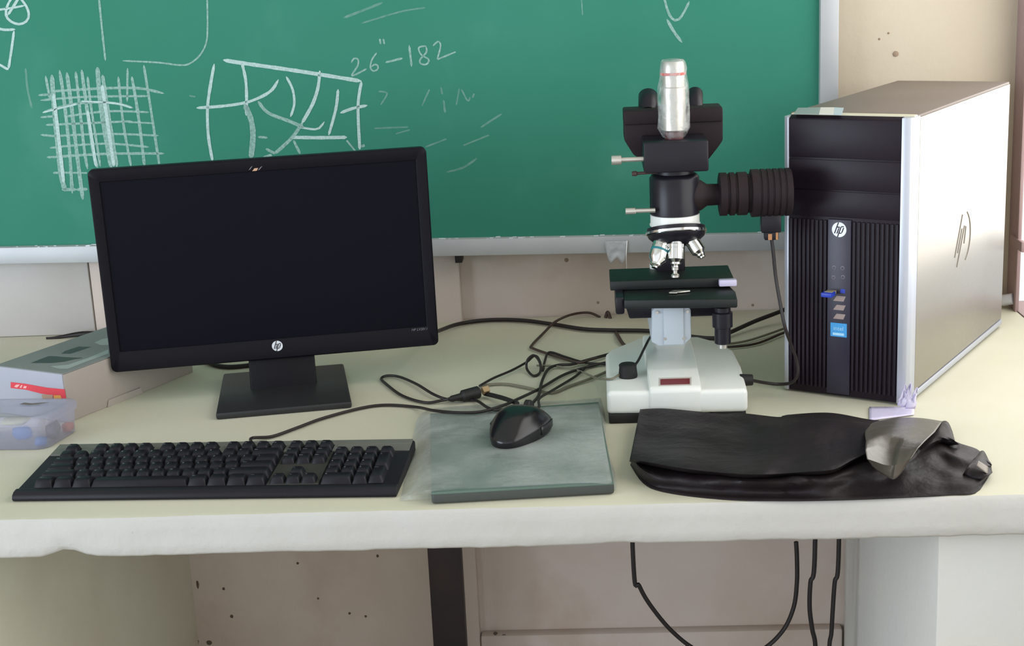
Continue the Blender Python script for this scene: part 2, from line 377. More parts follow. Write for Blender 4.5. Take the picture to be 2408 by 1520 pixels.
for px in (1078, 1940):      # brackets that hold the rail to the wall
    p = ony(px, 603 if px < 1500 else 560, 2.40); MB().box(p.x-.006, p.x+.006, 2.398, 2.43, zbot(p.x)-.016, zbot(p.x)+.004, .001).build('wall_bracket', M['iron'], cb)

def stroke(mb, pts, w, y=None, taper=.25):
    y = y or YB-.0007
    n = max(6, int(sum(math.dist(pts[i], pts[i+1]) for i in range(len(pts)-1))/(9 if w > 4 else 3))); A, B = [], []
    ps = [curve_at(pts, i/n) for i in range(n+1)]
    for i, p in enumerate(ps):
        a = ps[max(i-1, 0)]; c = ps[min(i+1, n)]; dx, dy = c[0]-a[0], c[1]-a[1]; L = math.hypot(dx, dy) or 1
        t = i/n; e = min(1, taper+min(t, 1-t)*14)
        ww = w*.5*e*(1+.22*noise.noise(Vector((p[0]*.07, p[1]*.07, w))))
        nx, ny = -dy/L*ww, dx/L*ww
        A.append(ony(p[0]+nx, p[1]+ny, y)); B.append(ony(p[0]-nx, p[1]-ny, y))
    mb.grid([A, B])
def drawing(label, strokes, m, name='chalk_drawing', y=None):
    b = MB()
    for (w, pts) in strokes: stroke(b, pts, w, y)
    o = b.build(name, m, cb, 0); o['label'] = label
    if len(strokes) > 3: o['kind'] = 'stuff'
    return o
grid_v = [(6, [(107, 178), (118, 235)]), (11, [(122, 176), (128, 260), (142, 400), (154, 450)]), (8, [(140, 165), (150, 230), (163, 350), (170, 455)]),
          (9, [(157, 170), (168, 250), (182, 370), (195, 470)]), (7, [(178, 168), (186, 240), (198, 350), (206, 398)]), (8, [(192, 164), (203, 245), (220, 360), (230, 395)]),
          (6, [(206, 180), (214, 250), (236, 392)]), (11, [(229, 158), (236, 240), (252, 340), (262, 395)]), (9, [(241, 176), (255, 270), (275, 393)]),
          (6, [(278, 180), (290, 290), (308, 391)]), (7, [(310, 180), (325, 270), (340, 391)])]
grid_h = [(5, [(90, 224), (120, 222)]), (6, [(100, 265), (150, 250), (210, 241), (270, 243), (313, 254)]), (5, [(95, 276), (130, 273)]), (5, [(108, 294), (200, 290), (310, 285)]),
          (5, [(95, 317), (125, 320), (140, 319)]), (5, [(117, 348), (150, 345)]), (5, [(110, 370), (140, 369)]), (5, [(125, 407), (145, 406)]), (7, [(145, 446), (180, 446)])]
drawing('white chalk crossed grid of strokes', grid_v+grid_h, M['chalkmid'], 'chalk_grid')
drawing('white chalk crossed grid of strokes', [(8, [(126, 220), (150, 430)]), (7, [(206, 260), (226, 392)]), (8, [(240, 200), (268, 392)]), (4, [(190, 238), (270, 243), (310, 254)]), (4, [(100, 265), (180, 245)])],
        M['chalk'], 'chalk_grid', YB-.0010)
drawing('fainter far side of the chalk grid', [(6, [(338, 153), (352, 240), (375, 390)]), (5, [(300, 160), (299, 240)]), (6, [(120, 215), (200, 210), (270, 207), (330, 208), (386, 220)]), (5, [(95, 236), (200, 228), (350, 226)]),
        (5, [(150, 275), (250, 262), (350, 264)]), (5, [(130, 320), (250, 315), (373, 319)]), (5, [(140, 345), (250, 338), (350, 346)]), (6, [(130, 369), (250, 362), (386, 361)]), (4, [(300, 287), (360, 290)]), (4, [(140, 406), (205, 407)]), (7, [(180, 446), (206, 445)])],
        M['chalkmid'], 'chalk_grid', YB-.0004)
drawing('thin chalk lines at upper left', [(5, [(232, -12), (240, 70), (248, 143)]), (4, [(487, -12), (488, 60), (485, 100), (470, 130), (445, 150), (420, 153), (370, 147), (288, 143)])], M['chalkmid'], 'chalk_line')
drawing('chalk loop and arrow at left edge', [(6, [(45, -8), (62, 15), (68, 35), (62, 50), (45, 57), (25, 50), (14, 35), (18, 12), (30, -8)]), (5, [(-14, 24), (20, 20), (58, 13)]), (6, [(18, 36), (45, -6)]),
        (6, [(-14, 64), (10, 70), (36, 69)]), (6, [(33, 72), (28, 110), (20, 162)]), (6, [(-12, 146), (20, 164)])], M['chalk'], 'chalk_line')
drawing('white chalk crystal structure sketch', [(7, [(504, 150), (495, 200), (488, 255), (490, 320), (500, 380)]), (7, [(462, 254), (520, 250), (570, 243), (605, 232), (638, 213), (655, 187)]),
        (9, [(525, 141), (560, 147), (700, 167), (850, 191)]), (7, [(569, 148), (578, 190), (580, 240), (579, 272)]), (6, [(673, 180), (688, 210), (692, 245), (683, 275)]),
        (8, [(752, 166), (748, 205), (735, 245), (710, 290)]), (7, [(795, 210), (790, 255), (773, 318)]), (8, [(683, 323), (750, 324), (816, 323)]), (7, [(850, 192), (842, 250), (846, 352)]), (7, [(800, 266), (830, 255), (864, 248)]),
        (5, [(700, 298), (745, 304), (763, 286)])], M['chalk'], 'chalk_drawing')
drawing('softer strokes of the sketch', [(13, [(575, 245), (590, 280), (595, 320), (590, 372)]), (8, [(607, 238), (630, 265), (680, 285), (715, 300)]), (8, [(712, 288), (690, 320), (665, 345), (645, 362)]), (6, [(690, 330), (706, 362)]),
        (4, [(815, 330), (836, 356)]), (6, [(625, 350), (648, 362)]), (5, [(607, 322), (629, 324)]), (8, [(640, 365), (618, 372)]), (6, [(850, 344), (858, 342)])], M['chalkmid'], 'chalk_drawing')
drawing('faint chalk writing 26"-182', [(4, [(826, 148), (832, 138), (842, 140), (841, 155), (828, 178), (862, 162)]), (4, [(886, 124), (875, 140), (871, 158), (878, 167), (888, 163), (888, 154), (880, 152), (873, 158)]), (4, [(893, 91), (895, 104)]), (4, [(901, 91), (904, 104)]),
        (5, [(906, 147), (947, 137)]), (5, [(962, 106), (965, 130), (968, 157)]), (4, [(1003, 108), (985, 112), (990, 128), (1008, 140), (1003, 151), (990, 150), (988, 140), (1003, 122), (1001, 108)]), (4, [(1018, 108), (1030, 98), (1036, 108), (1028, 140)]), (4, [(1028, 140), (1072, 122)])],
        M['chalkmid'], 'chalk_writing')
drawing('half wiped chalk marks', [(4, [(1010, 210), (992, 250)]), (4, [(1037, 205), (1040, 222)]), (5, [(1043, 235), (1047, 266)]), (4, [(1080, 208), (1073, 247)]), (4, [(1085, 210), (1100, 237), (1106, 228)]), (5, [(1115, 220), (1111, 230)]), (4, [(890, 215), (910, 220), (895, 247)]),
        (4, [(1000, 346), (1050, 327)]), (4, [(1090, 342), (1150, 318)]), (5, [(1050, 405), (1090, 394), (1122, 372)]), (4, [(880, 302), (960, 299)]), (6, [(808, 42), (860, 22), (900, 6)]), (4, [(850, 55), (940, 28), (1000, 18)]),
        (5, [(60, 160), (65, 210), (75, 255)]), (3, [(1367, -8), (1370, 36)]), (4, [(445, 225), (460, 228)]), (3, [(930, 315), (965, 305)]), (5, [(1130, 300), (1180, 268)])], M['chalkfaint'], 'chalk_smear')
drawing('chalk hook shape at top', [(6, [(1560, -12), (1572, 30), (1585, 47), (1598, 44), (1612, 22), (1621, 3)]), (7, [(1568, 45), (1585, 75), (1604, 100)])], M['chalkmid'], 'chalk_line')
b = MB()          # chalk dust lying on the rail
for i in range(60):
    x = random.uniform(-1.0, .3); y = random.uniform(YT+.001, YB-.001); s = random.uniform(.0006, .0022)
    b.box(x-s*2, x+s*2, y-s*.5, y+s*.5, ztop(x)-.0002, ztop(x)+s*.6)
o = b.build('chalk_dust', M['white'], cb, 0); o['kind'] = 'stuff'
# frosted plastic tag with a string hung on the rail
pt = [ony(px, py, YT-.003) for px, py in [(1423, 568), (1476, 567), (1475, 592), (1466, 612), (1440, 612), (1424, 592)]]
tg = thing('plastic_tag', 'crumpled frosted plastic tag and string hanging from the board rail', 'tag', (pt[0].x, YT-.003, pt[0].z))
c0 = sum(pt, Vector())/6; G = []
for j in range(9):
    row = []
    for i in range(9):
        u, v = i/8, j/8; px = lerp(1423+8*v*v, 1476-8*v*v, u); py = lerp(567, 612+6*math.sin(u*9), v)
        row.append(ony(px, py, YT-.003-.004*v*(.6+.8*noise.noise(Vector((u*4, v*4, 1))))))
    G.append(row)
MB().grid(G).build('tag_sheet', M['tag'], tg, 60, solid=.0008)
MB().tube([ony(1475, 566, YT-.003), ony(1473, 600, YT-.005), ony(1474, 640, YT-.004), ony(1471, 668, YT+.0)], .0011, 6).build('string', M['satin'], tg)

# ================================================================ MONITOR
mo = thing('monitor', 'black widescreen computer monitor with dark screen on a square stand', 'monitor', (-.4673, 2.06, 0))
TM = Matrix.Translation((-.4673, 2.0426, .1973)) @ Matrix.Rotation(.1887, 4, 'Z') @ Matrix.Rotation(.0076, 4, 'X') @ Matrix.Rotation(-.005, 4, 'Y')
W2, H2 = .2367, .1472
SX0, SX1, SZ0, SZ1 = -.2215, .2200, -.1165, .1290
def rrect(w0, w1, h0, h1, r, y, n=5):
    P = []
    for (cx, cz, a0) in ((w1-r, h1-r, 0), (w0+r, h1-r, 90), (w0+r, h0+r, 180), (w1-r, h0+r, 270)):
        for k in range(n+1):
            a = math.radians(a0+90*k/n); P.append((cx+r*math.cos(a), y, cz+r*math.sin(a)))
    return P
def ringmesh(mb, loops, cap0=False, cap1=False):
    b = bmesh.new(); R = [[b.verts.new(p) for p in L] for L in loops]; n = len(R[0])
    for i in range(len(R)-1):
        for k in range(n): b.faces.new((R[i][k], R[i][(k+1) % n], R[i+1][(k+1) % n], R[i+1][k]))
    if cap0: b.faces.new(R[0][::-1])
    if cap1: b.faces.new(R[-1])
    bmesh.ops.recalc_face_normals(b, faces=b.faces[:]); mb._take(b)
b = MB(TM)
ringmesh(b, [rrect(SX0, SX1, SZ0, SZ1, .0005, .0025), rrect(SX0-.0005, SX1+.0005, SZ0-.0005, SZ1+.0005, .0008, .0002), rrect(SX0-.0012, SX1+.0012, SZ0-.0012, SZ1+.0012, .001, -.0004),
             rrect(-W2+.002, W2-.002, -H2+.002, H2-.002, .007, 0), rrect(-W2, W2, -H2, H2, .008, .002), rrect(-W2, W2, -H2, H2, .008, .014)])
b.build('bezel', M['blackplastic'], mo)
MB(TM).box(SX0, SX1, .002, .006, SZ0, SZ1).build('screen', M['screen'], mo, 0)
b = MB(TM); ringmesh(b, [rrect(-W2+.001, W2-.001, -H2+.001, H2-.001, .008, .014), rrect(-W2+.022, W2-.022, -H2+.024, H2-.012, .012, .026), rrect(-.15, .15, -.09, .09, .015, .048), rrect(-.13, .13, -.075, .075, .012, .05)], True, True)
b.build('back_shell', M['blackshell'], mo)
def hp_logo(T, r, m_disc, m_cut, parent, name):
    """round disc badge with slanted lettering; T maps local x right, z up, y away"""
    b = MB(T)
    ringmesh(b, [[(r*math.cos(a), .0006, r*math.sin(a)) for a in [i*math.pi/18 for i in range(36)]], [(r*math.cos(a), 0, r*math.sin(a)) for a in [i*math.pi/18 for i in range(36)]]], True, True)
    d = b.build(name, m_disc, parent)
    b = MB(T); sl = .36; w = .15*r
    def bar(x, z0, z1, ww=w):
        b.poly([(x+sl*z0*r-ww/2, -.0003, z0*r), (x+sl*z0*r+ww/2, -.0003, z0*r), (x+sl*z1*r+ww/2, -.0003, z1*r), (x+sl*z1*r-ww/2, -.0003, z1*r)])
    bar(-.44*r, -.52, .98 if r > .005 else .9); bar(-.10*r, -.52, .22); bar(.14*r, -.98 if r > .005 else -.9, .42); bar(.52*r, -.38, .30)
    b.poly([(-.36*r+sl*.42*r, -.0003, .42*r), (-.04*r+sl*.42*r, -.0003, .42*r), (-.02*r+sl*.22*r, -.0003, .22*r), (-.18*r+sl*.28*r, -.0003, .28*r), (-.36*r+sl*.28*r, -.0003, .28*r)])
    for z in (.38, -.52): b.poly([(.14*r+sl*z*r, -.0003, z*r), (.50*r+sl*z*r, -.0003, z*r), (.52*r+sl*(z+.13)*r, -.0003, (z+.13)*r), (.14*r+sl*(z+.13)*r, -.0003, (z+.13)*r)])
    b.build('logo_letter', m_cut, d, 0); return d
hp_logo(TM @ Matrix.Translation((.0013, -.0004, -.1276)), .0078, M['white'], M['blackplastic'], mo, 'logo_badge')
b = MB(TM); b.text('HP LV2011', .0052, Matrix.Translation((.2095, -.0006, -.1207)) @ Matrix.Rotation(math.pi/2, 4, 'X'), shear=.25); b.build('model_lettering', mat('print_grey', (120, 118, 128), .5), mo, 0)
b = MB(TM)
for (x, z, w, h) in [(-.0125, .1347, .003, .0028), (.0007, .1335, .0035, .003)]:
    b.prism([(x-w, -.0006, z-h), (x-w*.3, -.0006, z-h*.6), (x+w, -.0006, z+h), (x+w*.2, -.0006, z+h*.5)], (0, .0008, 0))
b.build('sticker_scrap', mat('scrap_grey', (128, 124, 132), .6), mo, 0)
b = MB(TM); b.prism([(-.0108, -.0006, .1302), (-.0045, -.0006, .1302), (-.002, -.0006, .1340), (-.0072, -.0006, .1340)], (0, .0008, 0)); lab(b.build('sticker_scrap', mat('scrap_orange', (190, 150, 122), .6), mo, 0), 'orange sticker scrap')
# stand
TB = Matrix.Translation((-.459, 2.034, 0)) @ Matrix.Rotation(.2, 4, 'Z')
b = MB(TB); b.prism([(-.094, -.102, 0), (.094, -.102, 0), (.091, .102, 0), (-.091, .102, 0)], (0, 0, .010), .003, 2); b.build('stand_base', M['basegrey'], mo)
b = MB(TB); b.prism([(-.048, y, z) for y, z in [(0, .008), (.018, .05), (.042, .10), (.050, .16), (.075, .16), (.072, .1), (.048, .05), (.032, .008)]], (.096, 0, 0), .003, 2); b.build('stand_neck', M['blackshell'], mo)
b = MB(TM); b.box(-.055, .055, .040, .075, -.08, .03, .004); b.build('stand_hinge', M['blackshell'], mo)

# ================================================================ KEYBOARD
TK = Matrix.Translation((-.7052, 1.6177, 0)) @ Matrix.Rotation(-.038, 4, 'Z')
kb = thing('keyboard', 'full size black desktop keyboard with a grey strip above its keys', 'keyboard', TK @ Vector((.23, .08, 0)))
KW, KD = .4656, .1525; KS = math.atan2(.0095, .132)
def ksurf(y): return .0098+(y-.018)*.0095/.132
prof = [(.001, .0006), (-.001, .004), (.001, .0085), (.006, .0112), (.012, .0120), (.017, .0110), (.0185, ksurf(.0185)), (.149, ksurf(.149)), (.1525, .0165), (.1525, .004), (.150, .0006)]
b = MB(TK); b.prism([(0, y, z) for y, z in prof], (KW, 0, 0), .0008, 1); b.build('case', M['kbcase'], kb)
U = .01905; KX = (KW-22.5*U)/2; KY = .0205
b = MB(TK)
ga = KY+5*U+.001; gz = lambda y: ksurf(y)
G = []
for (x0, x1, y0, y1) in [(.002, KW-.002, ga+.0195, .1505), (.002, KX-.0005, ga, ga+.0195), (KX+U, KX+2*U, ga, ga+.0195), (KX+6*U, KX+6.5*U, ga, ga+.0195), (KX+10.5*U, KX+11*U, ga, ga+.0195), (KX+15*U, KX+15.25*U, ga, ga+.0195),
                         (KX+18.25*U, KW-.002, ga, ga+.0195)]:
    b.prism([(x0, y0, gz(y0)-.001), (x1, y0, gz(y0)-.001), (x1, y1, gz(y1)-.001), (x0, y1, gz(y1)-.001)], (0, 0, .0026), .0003, 1)
b.build('grey_strip', M['kbgrey'], kb)
b = MB(TK); y0, y1 = KY+1.0*U, KY+4.9*U
b.prism([(KX+15.1*U, KY, gz(KY)-.001), (KX+18.4*U, KY, gz(KY)-.001), (KX+18.4*U, y1, gz(y1)-.001), (KX+15.1*U, y1, gz(y1)-.001)], (0, 0, .002), .0004, 1)
b.build('cursor_panel', mat('keyboard_olive', (58, 56, 52), .5), kb)
rows = []
def add(row, x, w, t='', h=1): rows.append((row, x, w, h, t))
add(5, 0, 1, 'Esc')
for i in range(4): add(5, 2+i, 1, 'F%d' % (i+1)); add(5, 6.5+i, 1, 'F%d' % (i+5)); add(5, 11+i, 1, 'F%d' % (i+9))
for i, t in enumerate(('PrtSc', 'ScrLk', 'Pause')): add(5, 15.25+i, 1, t)
for i, t in enumerate('`1234567890-='): add(4, i, 1, t)
add(4, 13, 2, 'Bksp')
for i, t in enumerate(('Ins', 'Home', 'PgUp')): add(4, 15.25+i, 1, t)
for i, t in enumerate(('Num', '/', '*', '-')): add(4, 18.5+i, 1, t)
add(3, 0, 1.5, 'Tab')
for i, t in enumerate('QWERTYUIOP[]'): add(3, 1.5+i, 1, t)
add(3, 13.5, 1.5, '\\')
for i, t in enumerate(('Del', 'End', 'PgDn')): add(3, 15.25+i, 1, t)
for i, t in enumerate('789'): add(3, 18.5+i, 1, t)
add(2, 21.5, 1, '+', 2); add(2, 0, 1.75, 'Caps')
for i, t in enumerate("ASDFGHJKL;'"): add(2, 1.75+i, 1, t)
add(2, 12.75, 2.25, 'Enter')
for i, t in enumerate('456'): add(2, 18.5+i, 1, t)
add(1, 0, 2.25, 'Shift')
for i, t in enumerate('ZXCVBNM,./'): add(1, 2.25+i, 1, t)
add(1, 12.25, 2.75, 'Shift'); add(1, 16.25, 1, '^')
for i, t in enumerate('123'): add(1, 18.5+i, 1, t)
add(0, 21.5, 1, 'Enter', 2)
for x, t in ((0, 'Ctrl'), (1.25, ''), (2.5, 'Alt'), (10, 'Alt'), (11.25, ''), (12.5, ''), (13.75, 'Ctrl')): add(0, x, 1.25, t)
add(0, 3.75, 6.25)
for i, t in enumerate('<v>'): add(0, 15.25+i, 1, t)
add(0, 18.5, 2, '0'); add(0, 20.5, 1, '.')
for (row, x, w, h, t) in rows:
    yy = KY+row*U+(.0025 if row == 5 else 0); ww, hh = w*U, h*U
    zz = ksurf(yy+hh/2)
    T = TK @ Matrix.Translation((KX+x*U+ww/2, yy+hh/2, zz-.0005)) @ Matrix.Rotation(KS+(.03*(row-2) if row < 5 else .08), 4, 'X')
    a, c = ww/2-.0004, hh/2-.0004; kh = .0088 if w < 5 else .0072
    tx = .0030
    b = MB(T)
    L = [rrect(-a, a, -c, c, .0008, 0, 1), rrect(-a+tx*.8, a-tx*.8, -c+.0022, c-.0008, .0018, kh*.84, 1), rrect(-a+tx*1.15, a-tx*1.15, -c+.0036, c-.0018, .0018, kh, 1)]
    ringmesh(b, [[(p[0], p[2], p[1]) for p in l] for l in L], False, True)
    if t:
        b.mi = 1; b.text(t, .0040 if len(t) == 1 else (.0030 if len(t) < 4 else .0022), Matrix.Translation((-a+.0052 if len(t) < 4 else (-a+.0062), c-.0062, kh+.00012)))
    b.build('key', [M['key'], M['legend']], kb, 50)
cabpts = [TK @ Vector((.262, .150, .012)), onz(590, 1032, .006), onz(640, 1027, .003), onz(700, 1006, .003), onz(760, 984, .003), onz(850, 960, .003), onz(910, 953, .003), onz(980, 958, .004), onz(1020, 966, .016), onz(1080, 971, .0215), onz(1130, 969, .0215), onz(1180, 955, .022), onz(1220, 938, .018), onz(1270, 914, .006), onz(1330, 880, .004), onz(1395, 860, .004), onz(1450, 848, .004)]
MB().tube(cabpts, .0021, 8).build('cable', M['cable'], kb)

# ================================================================ MAT IN A PLASTIC SLEEVE, MOUSE
mt = thing('packaged_mat', 'grey-green flat mat still in its clear plastic sleeve, under the mouse', 'mat', (-.1, 1.75, 0))
ZM = .016
mc = [onz(1011, 972, ZM), onz(1408, 944, ZM), onz(1444, 1134, ZM), onz(1014, 1158, ZM)]
b = MB(); b.prism([Vector((p.x, p.y, .001)) for p in mc[::-1]], (0, 0, ZM-.0035), .003, 3); b.build('mat_backing', M['matedge'], mt)
b = MB(); b.prism([Vector((p.x, p.y, ZM-.004)) for p in mc[::-1]], (0, 0, .0035), .0015, 2); b.build('mat_surface', M['mat'], mt)
def onmat(px, py): return onz(px, py, ZM-.0002)
b = MB()
for (px, py, w, h) in [(1125, 994, 26, 5), (1150, 991, 30, 4), (1140, 1025, 34, 12), (1175, 1035, 24, 8), (1150, 1074, 50, 8), (1215, 1078, 40, 5), (1245, 1067, 34, 7)]:
    b.poly([onmat(px-w/2, py-h/2), onmat(px-w/2, py+h/2), onmat(px+w/2, py+h/2-1), onmat(px+w/2, py-h/2-1)])
b.build('faint_print', M['matprint'], mt, 0)
out = [(979, 990), (1000, 966), (1060, 956), (1200, 948), (1320, 942), (1412, 936)]
outb = [(941, 1178), (985, 1176), (1060, 1170), (1190, 1164), (1330, 1158), (1449, 1152)]
G = []
for j in range(31):
    v = j/30; row = []
    for i in range(37):
        u = i/36
        A_, B_ = curve_at(out, u), curve_at(outb, u)
        px = lerp(A_[0], B_[0], v); py = lerp(A_[1], B_[1], v)
        if i == 36: px += 4*math.sin(v*9)
        e = min(min(u/.13, 1), min((1-u)/.03, 1), min(v/.08, 1), min((1-v)/.10, 1)); e = e*e*(3-2*e)
        z = .0012+(ZM+.0016-.0012)*e+.0016*noise.noise(Vector((u*7, v*7, 3)))*e
        row.append(onz(px, py, max(.0008, z)))
    G.append(row)
MB().grid(G).build('plastic_sleeve', M['sleeve'], mt, 60, normals=True)
# mouse
ms = thing('computer_mouse', 'black wired computer mouse resting on the sleeved mat', 'mouse', (-.103, 1.765, ZM+.002))
TMo = Matrix.Translation((-.103, 1.768, ZM+.0015)) @ Matrix.Rotation(-.30, 4, 'Z')
def mouse_r(a):
    y = math.sin(a); w = .036*(1+.10*y-.12*y*y*(1 if y < 0 else .2)); l = .061
    n = 2.35; return 1/((abs(math.cos(a))/w)**n+(abs(math.sin(a))/l)**n)**(1/n)
def mouse_h(x, y):
    t = (y+.061)/.122
    return .037*(math.sin(math.pi*min(1, max(0, .20+.66*t)))**.8)
G = []
for rho in [1, 1.02, 1.0, .965, .9, .78, .62, .44, .24, .06]:
    row = []; lvl = {1: 0, 1.02: .18, 1.0: .4}.get(rho)
    for k in range(49):
        a = 2*math.pi*k/48; rr = mouse_r(a)*rho; x, y = rr*math.cos(a), rr*math.sin(a)
        z = mouse_h(x, y)*(1-rho**3.2*.62)
        row.append((x, y, z))
    G.append(row)
for k in range(49):
    x, y, z = G[0][k]; G[0][k] = (x*.97, y*.97, 0); x, y, z = G[1][k]; G[1][k] = (x/1.02*1.0, y/1.02, G[3][k][2]*.45); x, y, z = G[2][k]; G[2][k] = (x*.995, y*.995, G[3][k][2]*.8)
b = MB(TMo); b.grid(G); b.poly(G[-1][:-1]); b.build('mouse_body', M['mouse'], ms, 60, sub=1, normals=True)
b = MB(TMo)
for s in (-1, 1):
    GG = []
    for j in range(10):
        a0 = math.radians(-18+62*j/9); row = []
        for q in (.15, .45, .75):
            rr = mouse_r(a0)*1.012; x = rr*math.cos(a0)*s; y = rr*math.sin(a0); zz = G[3][12][2]*.2+q*mouse_h(x, y)*.48
            row.append((x, y, zz))
        GG.append(row)
    b.grid(GG); b.build('side_grip', M['mouseside'], ms, 60, solid=.0008, normals=True); b = MB(TMo)
b = MB(TMo); b.cyl((-.004, .038, mouse_h(0, .038)-.004), (.004, .038, mouse_h(0, .038)-.004), .0085, ch=.001); b.build('scroll_wheel', M['rubber'], ms)
b = MB(TMo); b.box(-.0004, .0004, .030, .060, .010, mouse_h(0, .05)*.93); b.build('button_gap', M['rubber'], ms, 0)
p0 = TMo @ Vector((0, .058, .012)); p1 = TMo @ Vector((.002, .074, .013))
MB().tube([p0, p1, onz(1268, 938, .024), onz(1295, 921, .012), onz(1330, 900, .004), onz(1355, 884, .004), onz(1380, 863, .004), onz(1400, 857, .004), onz(1440, 853, .004)], lambda t: .0030-.0011*min(1, t*6), 8).build('mouse_cable', M['cable'], ms)

# ================================================================ MICROSCOPE
sp = thing('microscope', 'white and black laboratory microscope with chrome objectives, lamp housing on its side', 'microscope', (.103, 1.98, 0))
YM = 1.925
def V(px, py, y=YM): return ony(px, py, y)
base_out = [(.010, 1.852), (.062, 1.849), (.130, 1.847), (.194, 1.846), (.197, 1.96), (.194, 2.04), (.178, 2.085), (.150, 2.12), (.061, 2.121), (.018, 2.062), (.011, 2.04)]
b = MB(); b.prism([(x, y, .012) for x, y in base_out], (0, 0, .032), .006, 3); b.build('base', M['scopewhite'], sp)
rx0, rx1 = .066, .134
b = MB(); b.prism([(rx0, 1.8465, .014), (rx0, 1.8465, .044), (rx0, 1.852, .049), (rx0, 1.905, .057), (rx0, 1.985, .060), (rx0, 2.075, .060), (rx0, 2.09, .044), (rx0, 2.09, .014)], (rx1-rx0, 0, 0), .003, 2)
b.build('base_ridge', M['scopewhite'], sp)
n_ = Vector((0, -.149, .989)); P0 = Vector((.1, 1.88, .0533))
q = [onpl(x, y, P0+n_*.0006, n_) for x, y in [(1553, 905), (1622, 903), (1622, 890), (1553, 892)]]
b = MB(); b.prism(q, -n_*.002); b.build('red_display', M['redwin'], sp, 0)
b = MB(); q2 = [onpl(x, y, P0+n_*.0002, n_) for x, y in [(1549, 908), (1626, 906), (1626, 887), (1549, 889)]]; b.prism(q2, -n_*.002); b.build('display_frame', mat('display_frame', (186, 180, 172), .5), sp, 0)
for (x, y) in ((.034, 1.885), (.170, 1.885), (.05, 2.08), (.155, 2.08)):
    b = MB(); b.box(x-.022, x+.022, y-.035 if y < 2 else y-.015, y+.015, 0, .0135, .002); b.build('foot', M['rubber'], sp)
# grey focus block
YG = 1.917
g0, g1 = V(1533, 722, YG), V(1626, 812, YG)
b = MB(); b.prism([(g0.x+.004, YG, g0.z), (g1.x-.004, YG, g0.z), (g1.x, YG, g0.z-.006), (g1.x, YG, g1.z+.010), (g1.x-.010, YG, g1.z), (g0.x+.008, YG, g1.z), (g0.x-.002, YG, g1.z+.006), (g0.x, YG, g0.z-.006)], (0, .12, 0), .002, 2)
b.build('focus_block', M['scopegrey'], sp)
b = MB(); b.box(g0.x+.015, g1.x-.010, YG-.0025, YG+.002, g1.z+.002, g0.z-.001, .001); b.build('block_cover', M['scopegrey'], sp)
for (px, py) in ((1545, 735), (1617, 733), (1564, 797), (1608, 796)):
    p = V(px, py, YG-.0015); MB().cyl(p+Vector((0, .004, 0)), p-Vector((0, .0012, 0)), .0022, seg=12).build('screw', M['satin'], sp)
# column behind the block up to the arm
b = MB(); b.box(.082, .127, 2.03, 2.085, .055, .15, .004); b.build('column', M['scopewhite'], sp)
a0, a1 = V(1543, 590, 2.01), V(1612, 660, 2.01)
b = MB(); b.prism([(a0.x, 2.01, .12), (a0.x, 2.01, .262), (a1.x, 2.01, .262), (a1.x, 2.01, .12)], (0, .06, 0), .005, 2)
b.prism([(a0.x, 1.93, .252), (a0.x, 1.93, .268), (a0.x, 2.06, .268), (a0.x, 2.06, .235), (a0.x, 1.99, .240)], (a1.x-a0.x, 0, 0), .003, 2)
b.build('arm', M['scopeblack'], sp)
p = V(1538, 638, 2.03); b = MB(); b.cyl((p.x, 2.03, p.z-.02), (p.x, 2.03, p.z+.012), .006, ch=.001); b.build('arm_pin', M['scopewhite'], sp)
# stage
s0, s1 = V(1434, 655, 1.975), V(1712, 680, 1.975)
zt = s0.z
b = MB(); b.prism([(s0.x, 1.955, zt-.013), (s1.x+.006, 1.955, zt-.013), (s1.x+.006, 2.035, zt-.013), (s0.x, 2.035, zt-.013)], (0, 0, .013), .0015, 2); b.build('stage_plate', M['stage'], sp)
l0, l1 = V(1467, 690, 1.90), V(1737, 727, 1.89)
zl = zt-.0135
b = MB(); b.prism([(l0.x, 1.90, zl-.012), (l1.x-.002, 1.885, zl-.012), (l1.x, 1.93, zl-.012), (l1.x-.012, 2.02, zl-.012), (l0.x, 2.02, zl-.012)], (0, 0, .012), .002, 2); b.build('stage_lower_plate', M['stage'], sp)
b = MB(); x0, x1 = V(1446, 700, 1.94).x, V(1467, 700, 1.94).x; b.box(x0, x1, 1.91, 1.99, V(1450, 741, 1.91).z, zl+.002, .003); b.build('stage_side_knob', M['scopeblack'], sp)
b = MB(); x0, x1 = V(1480, 740, 1.93).x, V(1700, 740, 1.93).x; b.prism([(x0, 1.932, zl-.034), (x0-.006, 1.932, zl-.012), (x1, 1.932, zl-.012), (x1-.006, 1.932, zl-.024), (x1-.014, 1.932, zl-.034)], (0, .07, 0), .002, 2); b.build('stage_bracket', M['scopeblack'], sp)
kx = V(1699, 760, 1.905).x; kz = lambda py: V(1699, py, 1.905).z
b = MB(); b.lathe((kx, 1.905, kz(808)), (0, 0, 1), [(.0095, 0), (.0108, .001), (.0108, kz(770)-kz(808)), (.0135, kz(768)-kz(808)), (.0135, kz(735)-kz(808)), (.011, kz(732)-kz(808)), (.011, kz(722)-kz(808))], 28); b.build('stage_drive_knob', M['scopeblack'], sp)
q = V(1699, 808, 1.905); b = MB(); b.cyl((kx, 1.905, q.z-.006), (kx, 1.905, q.z+.001), .006); b.build('knob_tip', M['satin'], sp)
x0, x1 = V(1690, 658, 1.95).x, V(1732, 658, 1.95).x
b = MB(); b.box(x0, x1, 1.943, 1.954, zt-.010, zt-.0005, .002); lab(b.build('scale_tag', M['lavender'], sp), 'pale lavender tag on the stage')
